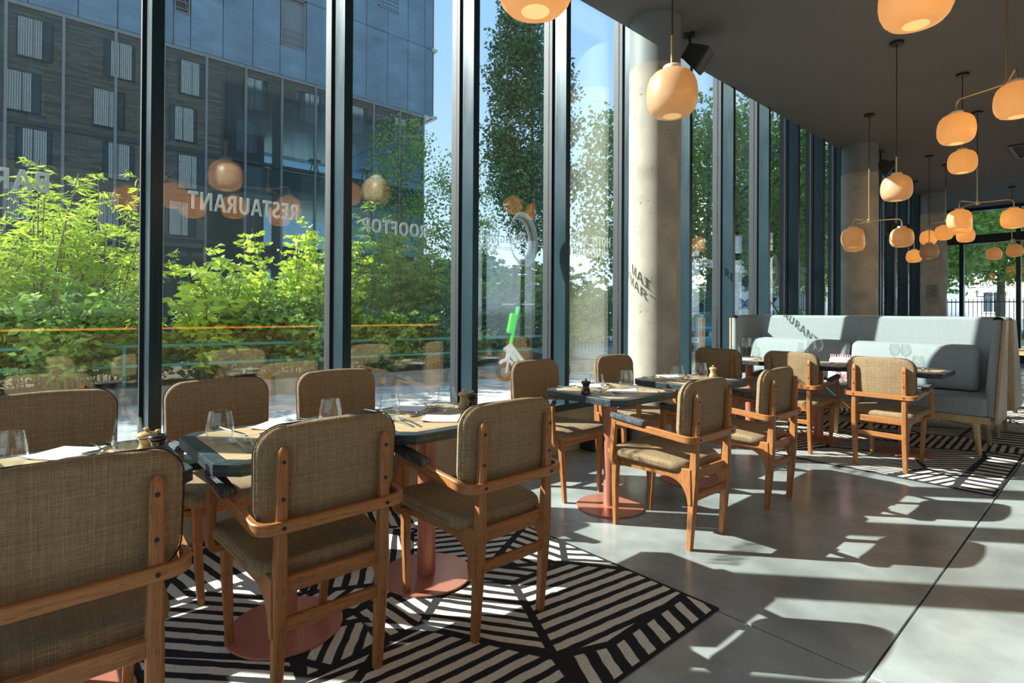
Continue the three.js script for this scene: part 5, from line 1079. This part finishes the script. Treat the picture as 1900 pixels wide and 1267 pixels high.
// ------------------------------------------------------------------ scooter, car, person
{
  const o = thing('electric_scooter', 'white and bright green rental scooter parked at the kerb outside', 'scooter', [5.36, YG, -6.13], -0.42);
  const white = phys({ color: new THREE.Color(0.78, 0.8, 0.8), roughness: 0.3, clearcoat: 0.5 }), green = std({ color: new THREE.Color(0.05, 0.85, 0.02), roughness: 0.4 });
  const wheel = (x, name) => {
    const w = part(name, new THREE.TorusGeometry(0.105, 0.03, 12, 36), M.black, o, [x, 0.135, 0]);
    part('rim', new THREE.TorusGeometry(0.07, 0.008, 8, 28), M.alu, w); part('hub', cyl(0.035, 0.035, 0.05, 16).rotateX(Math.PI / 2), M.alu, w);
    for (let i = 0; i < 5; i++) { const a = i * 1.2566; part('spoke', bar([V(0.03 * Math.cos(a), 0.03 * Math.sin(a), 0), V(0.075 * Math.cos(a), 0.075 * Math.sin(a), 0)], 0.012, 0.012, V(0, 0, 1)), M.alu, w); }
  };
  wheel(0, 'front_wheel'); wheel(0.92, 'rear_wheel');
  for (const z of [-0.055, 0.055]) part('fork', bar([V(0, 0.13, z), V(0.035, 0.34, z * 0.8)], 0.03, 0.035, V(0, 0, 1)), white, o);
  part('fender', tube([V(-0.09, 0.26, 0), V(-0.03, 0.3, 0), V(0.06, 0.3, 0), V(0.13, 0.22, 0)], 0.03, 8, 14), white, o);
  part('neck', bar([V(0.03, 0.32, 0), V(0.075, 0.5, 0)], 0.07, 0.07, V(0, 0, 1), 0.3), white, o);
  const frame = part('frame', bar([V(0.03, 0.52, 0), V(0.2, 0.31, 0), V(0.33, 0.17, 0), V(0.42, 0.13, 0)], [0.15, 0.14, 0.12, 0.08], 0.085, V(0, 0, 1), 0.25), white, o);
  const lt = textGeo('Lime', 0.17, 0.05, 0.002, FONT_R); lt.rotateZ(-0.93).translate(0.085, 0.42, 0.046);
  part('lettering', lt, std({ color: new THREE.Color(0.12, 0.5, 0.2), roughness: 0.6 }), frame);
  part('deck', rbox(0.52, 0.06, 0.17, 0.02, 0.64, 0.13, 0), M.blackPlastic, o);
  part('stem', bar([V(0.07, 0.48, 0), V(0.2, 1.1, 0)], 0.05, 0.05, V(0, 0, 1), 0.3), green, o);
  part('battery_box', rbox(0.1, 0.3, 0.1, 0.02).rotateZ(-0.2).translate(0.1, 0.85, 0.0), green, o);
  part('handlebar', capped(V(0.04, 1.13, -0.2), V(0.36, 1.13, 0.2), 0.016, 12), M.blackPlastic, o);
  for (const s of [-1, 1]) { part('grip', capped(V(0.2 + s * 0.11, 1.13, s * 0.14), V(0.2 + s * 0.18, 1.13, s * 0.225), 0.022, 12), M.black, o); part('brake_lever', bar([V(0.16 + s * 0.07, 1.12, s * 0.1), V(0.15 + s * 0.13, 1.1, s * 0.18)], 0.01, 0.012), M.black, o); }
  part('display', rbox(0.07, 0.05, 0.09, 0.012, 0.18, 1.14, 0), M.black, o);
}
{ // parked hatchback, nose towards -x
  const o = thing('parked_car', 'dark teal hatchback with a double chevron badge parked outside, nose to the left', 'car', [12.25, YG, -5.95]);
  const paint = phys({ color: new THREE.Color(0.05, 0.2, 0.27), roughness: 0.22, metalness: 0.3, clearcoat: 1, clearcoatRoughness: 0.05 });
  const win = phys({ color: new THREE.Color(0.05, 0.09, 0.11), roughness: 0.03, metalness: 0.2, clearcoat: 1 });
  // body as stacked cross-sections along x: [x, halfWidth, yBottom, yBelt, yTop, halfRoof]
  const S = [[-2.02, 0.55, 0.3, 0.55, 0.62, 0.5], [-1.95, 0.72, 0.22, 0.66, 0.74, 0.6], [-1.75, 0.82, 0.2, 0.74, 0.86, 0.66], [-1.3, 0.86, 0.2, 0.86, 0.97, 0.7], [-0.95, 0.87, 0.2, 0.92, 1.04, 0.72], [-0.3, 0.88, 0.2, 0.95, 1.42, 0.6], [0.1, 0.88, 0.2, 0.96, 1.475, 0.58], [0.8, 0.88, 0.2, 0.97, 1.48, 0.58], [1.4, 0.87, 0.2, 0.98, 1.43, 0.58], [1.75, 0.85, 0.22, 0.98, 1.2, 0.62], [1.95, 0.8, 0.25, 0.92, 0.98, 0.66], [2.02, 0.7, 0.32, 0.75, 0.8, 0.58]];
  const ring = ([x, w, b, m, t, r]) => [[-w * 0.9, b], [-w, (b + m) * 0.45], [-w, m * 0.9], [-w * 0.97, m], [-r - 0.03, t - 0.05], [-r * 0.8, t], [0, t + 0.02], [r * 0.8, t], [r + 0.03, t - 0.05], [w * 0.97, m], [w, m * 0.9], [w, (b + m) * 0.45], [w * 0.9, b]].map(([z, y]) => [x, y, z]);
  const pos = [], idx = [], n = 13; S.forEach((s) => ring(s).forEach((q) => pos.push(...q)));
  for (let i = 0; i < S.length - 1; i++) for (let k = 0; k < n; k++) { const a = i * n + k, b = i * n + (k + 1) % n; idx.push(a, b, a + n, b, b + n, a + n); }
  for (const [o0, f] of [[0, 1], [(S.length - 1) * n, 0]]) for (let k = 1; k < n - 1; k++) f ? idx.push(o0, o0 + k + 1, o0 + k) : idx.push(o0, o0 + k, o0 + k + 1);
  let g = new THREE.BufferGeometry(); g.setAttribute('position', new THREE.Float32BufferAttribute(pos, 3)); g.setIndex(idx); g = toCreasedNormals(g, 0.55);
  part('body', boxUV(g), paint, o);
  const quad = (P) => { const q = new THREE.BufferGeometry(); const c = P.map((p) => V(...p)), nn = c[1].clone().sub(c[0]).cross(c[2].clone().sub(c[0])).normalize().multiplyScalar(0.012); const v = [...c.map((p) => p.clone().add(nn)), ...c.map((p) => p.clone().addScaledVector(nn, -1))]; q.setAttribute('position', new THREE.Float32BufferAttribute(v.flatMap((p) => [p.x, p.y, p.z]), 3)); q.setIndex([0, 1, 2, 0, 2, 3, 4, 6, 5, 4, 7, 6, 0, 4, 5, 0, 5, 1, 1, 5, 6, 1, 6, 2, 2, 6, 7, 2, 7, 3, 3, 7, 4, 3, 4, 0]); const r = toCreasedNormals(q, 0.3); return boxUV(r); };
  part('windscreen', quad([[-0.93, 1.055, 0.66], [-0.93, 1.055, -0.66], [-0.33, 1.405, -0.54], [-0.33, 1.405, 0.54]]), win, o);
  for (const s of [-1, 1]) {
    for (const [a, b] of [[[-0.62, -0.22], [0.1, 0.1]], [[0.18, 0.18], [0.85, 0.85]], [[0.93, 0.93], [1.55, 1.35]]]) part('side_window', quad([[a[0], 0.985, s * 0.855], [b[0], 0.99, s * 0.857], [b[1], 1.37, s * 0.655], [a[1], 1.37, s * 0.655]]), win, o);
    for (const x of [-1.3, 1.3]) { const w = part('wheel', lathe([[0.19, -0.09], [0.28, -0.1], [0.31, -0.07], [0.31, 0.07], [0.28, 0.1], [0.19, 0.09]], 32).rotateX(Math.PI / 2), M.black, o, [x, 0.31, s * 0.8]); part('rim', lathe([[0, -0.02], [0.195, -0.09], [0.195, 0.09], [0.18, 0.085], [0.06, 0.07], [0, 0.05]], 24).rotateX(Math.PI / 2 * s), M.alu, w); }
    part('headlight', rbox(0.2, 0.13, 0.3, 0.04, 0, 0, 0).rotateY(s * 0.5).translate(-1.86, 0.7, s * 0.6), phys({ color: new THREE.Color(0.6, 0.65, 0.68), roughness: 0.08, clearcoat: 1 }), o);
    part('mirror', rbox(0.12, 0.13, 0.2, 0.04, -0.6, 1.02, s * 0.98), paint, o);
  }
  const gr = part('grille', rbox(0.04, 0.1, 0.8, 0.015, -2.01, 0.6, 0), M.black, o);
  for (const y of [0.585, 0.635]) part('badge', bar([V(-2.045, y, -0.13), V(-2.045, y + 0.06, 0), V(-2.045, y, 0.13)], 0.012, 0.025, V(0, 1, 0)), M.steel, gr);
  const pt = canvasTex(256, 64, (c) => { c.fillStyle = '#e8eaea'; c.fillRect(0, 0, 256, 64); c.fillStyle = '#2b4fa0'; c.fillRect(0, 0, 22, 64); c.fillRect(234, 0, 22, 64); c.fillStyle = '#222'; c.font = 'bold 46px sans-serif'; c.textAlign = 'center'; c.fillText('ZF', 190, 49); });
  const pl = new THREE.BoxGeometry(0.015, 0.11, 0.5); part('number_plate', pl, std({ map: pt, roughness: 0.5 }), o, [-2.035, 0.47, 0]);
  part('bumper', rbox(0.2, 0.16, 1.3, 0.06, -1.93, 0.32, 0), M.blackPlastic, o);
}
{ // person by the car: one continuous body meshed from tapered capsules
  const o = thing('person', 'person in a white and blue printed t-shirt standing by the parked car outside', 'person', [10.26, YG, -4.78], 0.9);
  const J = { hip: [0, 0.92, 0], chest: [0, 1.28, 0.0], neck: [0, 1.46, 0.01], head: [0, 1.6, 0.04] };
  const B = [];
  const cap = (a, b, ra, rb) => B.push([V(...a), V(...b), ra, rb]);
  cap([0, 0.95, 0], [0, 1.12, 0], 0.14, 0.125); cap([0, 1.12, 0], [0, 1.32, 0], 0.125, 0.145); cap([-0.13, 1.37, 0], [0.13, 1.37, 0], 0.07, 0.07); cap([0, 1.36, 0], [0, 1.49, 0.02], 0.065, 0.052);
  cap([0, 1.585, 0.035], [0, 1.63, 0.025], 0.082, 0.088); cap([0, 1.53, 0.06], [0, 1.58, 0.05], 0.05, 0.07); cap([0, 1.585, 0.115], [0, 1.605, 0.1], 0.014, 0.012);
  for (const s of [-1, 1]) {
    cap([s * 0.17, 1.37, 0], [s * 0.235, 1.11, 0.0], 0.058, 0.043); cap([s * 0.235, 1.11, 0], [s * 0.2, 0.9, 0.12], 0.041, 0.028);
    cap([s * 0.2, 0.9, 0.12], [s * 0.18, 0.84, 0.17], 0.026, 0.03);
    cap([s * 0.088, 0.9, 0], [s * 0.1, 0.49, 0.01], 0.088, 0.056); cap([s * 0.1, 0.49, 0.01], [s * 0.105, 0.08, -0.01], 0.056, 0.038); cap([s * 0.105, 0.05, -0.02], [s * 0.115, 0.035, 0.15], 0.042, 0.034);
    cap([s * 0.083, 1.585, 0.02], [s * 0.09, 1.61, 0.015], 0.016, 0.014);
    for (let k = 0; k < 4; k++) cap([s * (0.165 + k * 0.012), 0.83, 0.18 - k * 0.004], [s * (0.155 + k * 0.012), 0.775 + (k === 3 ? 0.015 : 0), 0.2 - k * 0.006], 0.0095, 0.008);
    cap([s * 0.165, 0.86, 0.165], [s * 0.145, 0.815, 0.195], 0.0105, 0.009);
  }
  const sd = (p, list, k = 0.03) => { let h = 1, d0 = 0, first = true; let e = 0; for (const [a, b, ra, rb] of list) { const ab = b.clone().sub(a), t = Math.min(1, Math.max(0, p.clone().sub(a).dot(ab) / ab.lengthSq())), d = p.distanceTo(a.clone().addScaledVector(ab, t)) - (ra + (rb - ra) * t); if (d < 0.25) e += Math.exp(-d / k * 2); } return e > 0 ? -Math.log(e) * k / 2 : 0.25; };
  const mesh = (list, c, half, R, k) => {
    const mc = new MarchingCubes(R, M.white, false, false, 200000); mc.isolation = 0;
    for (let z = 0; z < R; z++) for (let y = 0; y < R; y++) for (let x = 0; x < R; x++) { const p = V(c[0] + (x / R * 2 - 1) * half, c[1] + (y / R * 2 - 1) * half, c[2] + (z / R * 2 - 1) * half); mc.field[x + y * R + z * R * R] = -sd(p, list, k); }
    mc.update(); const n = mc.count, g = new THREE.BufferGeometry();
    g.setAttribute('position', new THREE.BufferAttribute(mc.positionArray.slice(0, n * 3), 3)); g.setAttribute('normal', new THREE.BufferAttribute(mc.normalArray.slice(0, n * 3), 3));
    g.scale(half, half, half).translate(...c); return boxUV(g);
  };
  const skin = std({ color: new THREE.Color(0.16, 0.085, 0.05), roughness: 0.6 });
  part('body', mesh(B, [0, 0.9, 0.04], 0.95, 84, 0.02), skin, o);
  const grow = (list, e) => list.map(([a, b, ra, rb]) => [a, b, ra + e, rb + e]);
  const shirtT = canvasTex(256, 256, (c) => { c.fillStyle = '#dfe6ea'; c.fillRect(0, 0, 256, 256); reseed(17); c.fillStyle = '#1d5a94'; c.beginPath(); c.arc(128, 128, 70, 0, 7); c.fill(); for (let i = 0; i < 14; i++) { c.strokeStyle = i % 2 ? '#cfe2ee' : '#0f3f70'; c.lineWidth = rr(3, 9); c.beginPath(); c.moveTo(rr(60, 196), rr(60, 196)); c.bezierCurveTo(rr(60, 196), rr(60, 196), rr(60, 196), rr(60, 196), rr(60, 196), rr(60, 196)); c.stroke(); } }, [0.42, 0.42]);
  shirtT.offset.set(0.5, -0.35);
  const sleeves = [-1, 1].map((s) => [V(s * 0.17, 1.37, 0), V(s * 0.213, 1.2, 0), 0.068, 0.062]);
  part('t_shirt', mesh([...grow(B.slice(0, 3), 0.016), [V(0, 0.9, 0), V(0, 1.0, 0), 0.16, 0.155], ...sleeves], [0, 1.15, 0], 0.42, 56, 0.02), std({ map: shirtT, roughness: 0.9 }), o);
  const legs = [-1, 1].flatMap((s) => [[V(s * 0.088, 0.9, 0), V(s * 0.1, 0.49, 0.01), 0.1, 0.075], [V(s * 0.1, 0.49, 0.01), V(s * 0.105, 0.09, -0.01), 0.075, 0.06]]);
  part('trousers', mesh([...legs, [V(-0.03, 0.92, 0), V(0.03, 0.92, 0), 0.14, 0.14]], [0, 0.55, 0], 0.58, 56, 0.02), std({ color: new THREE.Color(0.03, 0.04, 0.07), roughness: 0.9 }), o);
  part('hair', mesh([[V(0, 1.635, 0.005), V(0, 1.645, 0.0), 0.094, 0.094], [V(0, 1.59, -0.03), V(0, 1.62, -0.03), 0.07, 0.08]], [0, 1.62, 0], 0.16, 32, 0.015), std({ color: new THREE.Color(0.02, 0.016, 0.014), roughness: 0.95 }), o);
  for (const s of [-1, 1]) part('eye', new THREE.SphereGeometry(0.011, 10, 8), M.black, o, [s * 0.032, 1.617, 0.107]);
  part('mouth', rbox(0.045, 0.008, 0.01, 0.003, 0, 1.545, 0.11), std({ color: new THREE.Color(0.1, 0.03, 0.025), roughness: 0.6 }), o);
}
scene.traverse((o) => { if (o.isMesh) { o.castShadow = true; o.receiveShadow = true; } });
renderer.render(scene, camera);
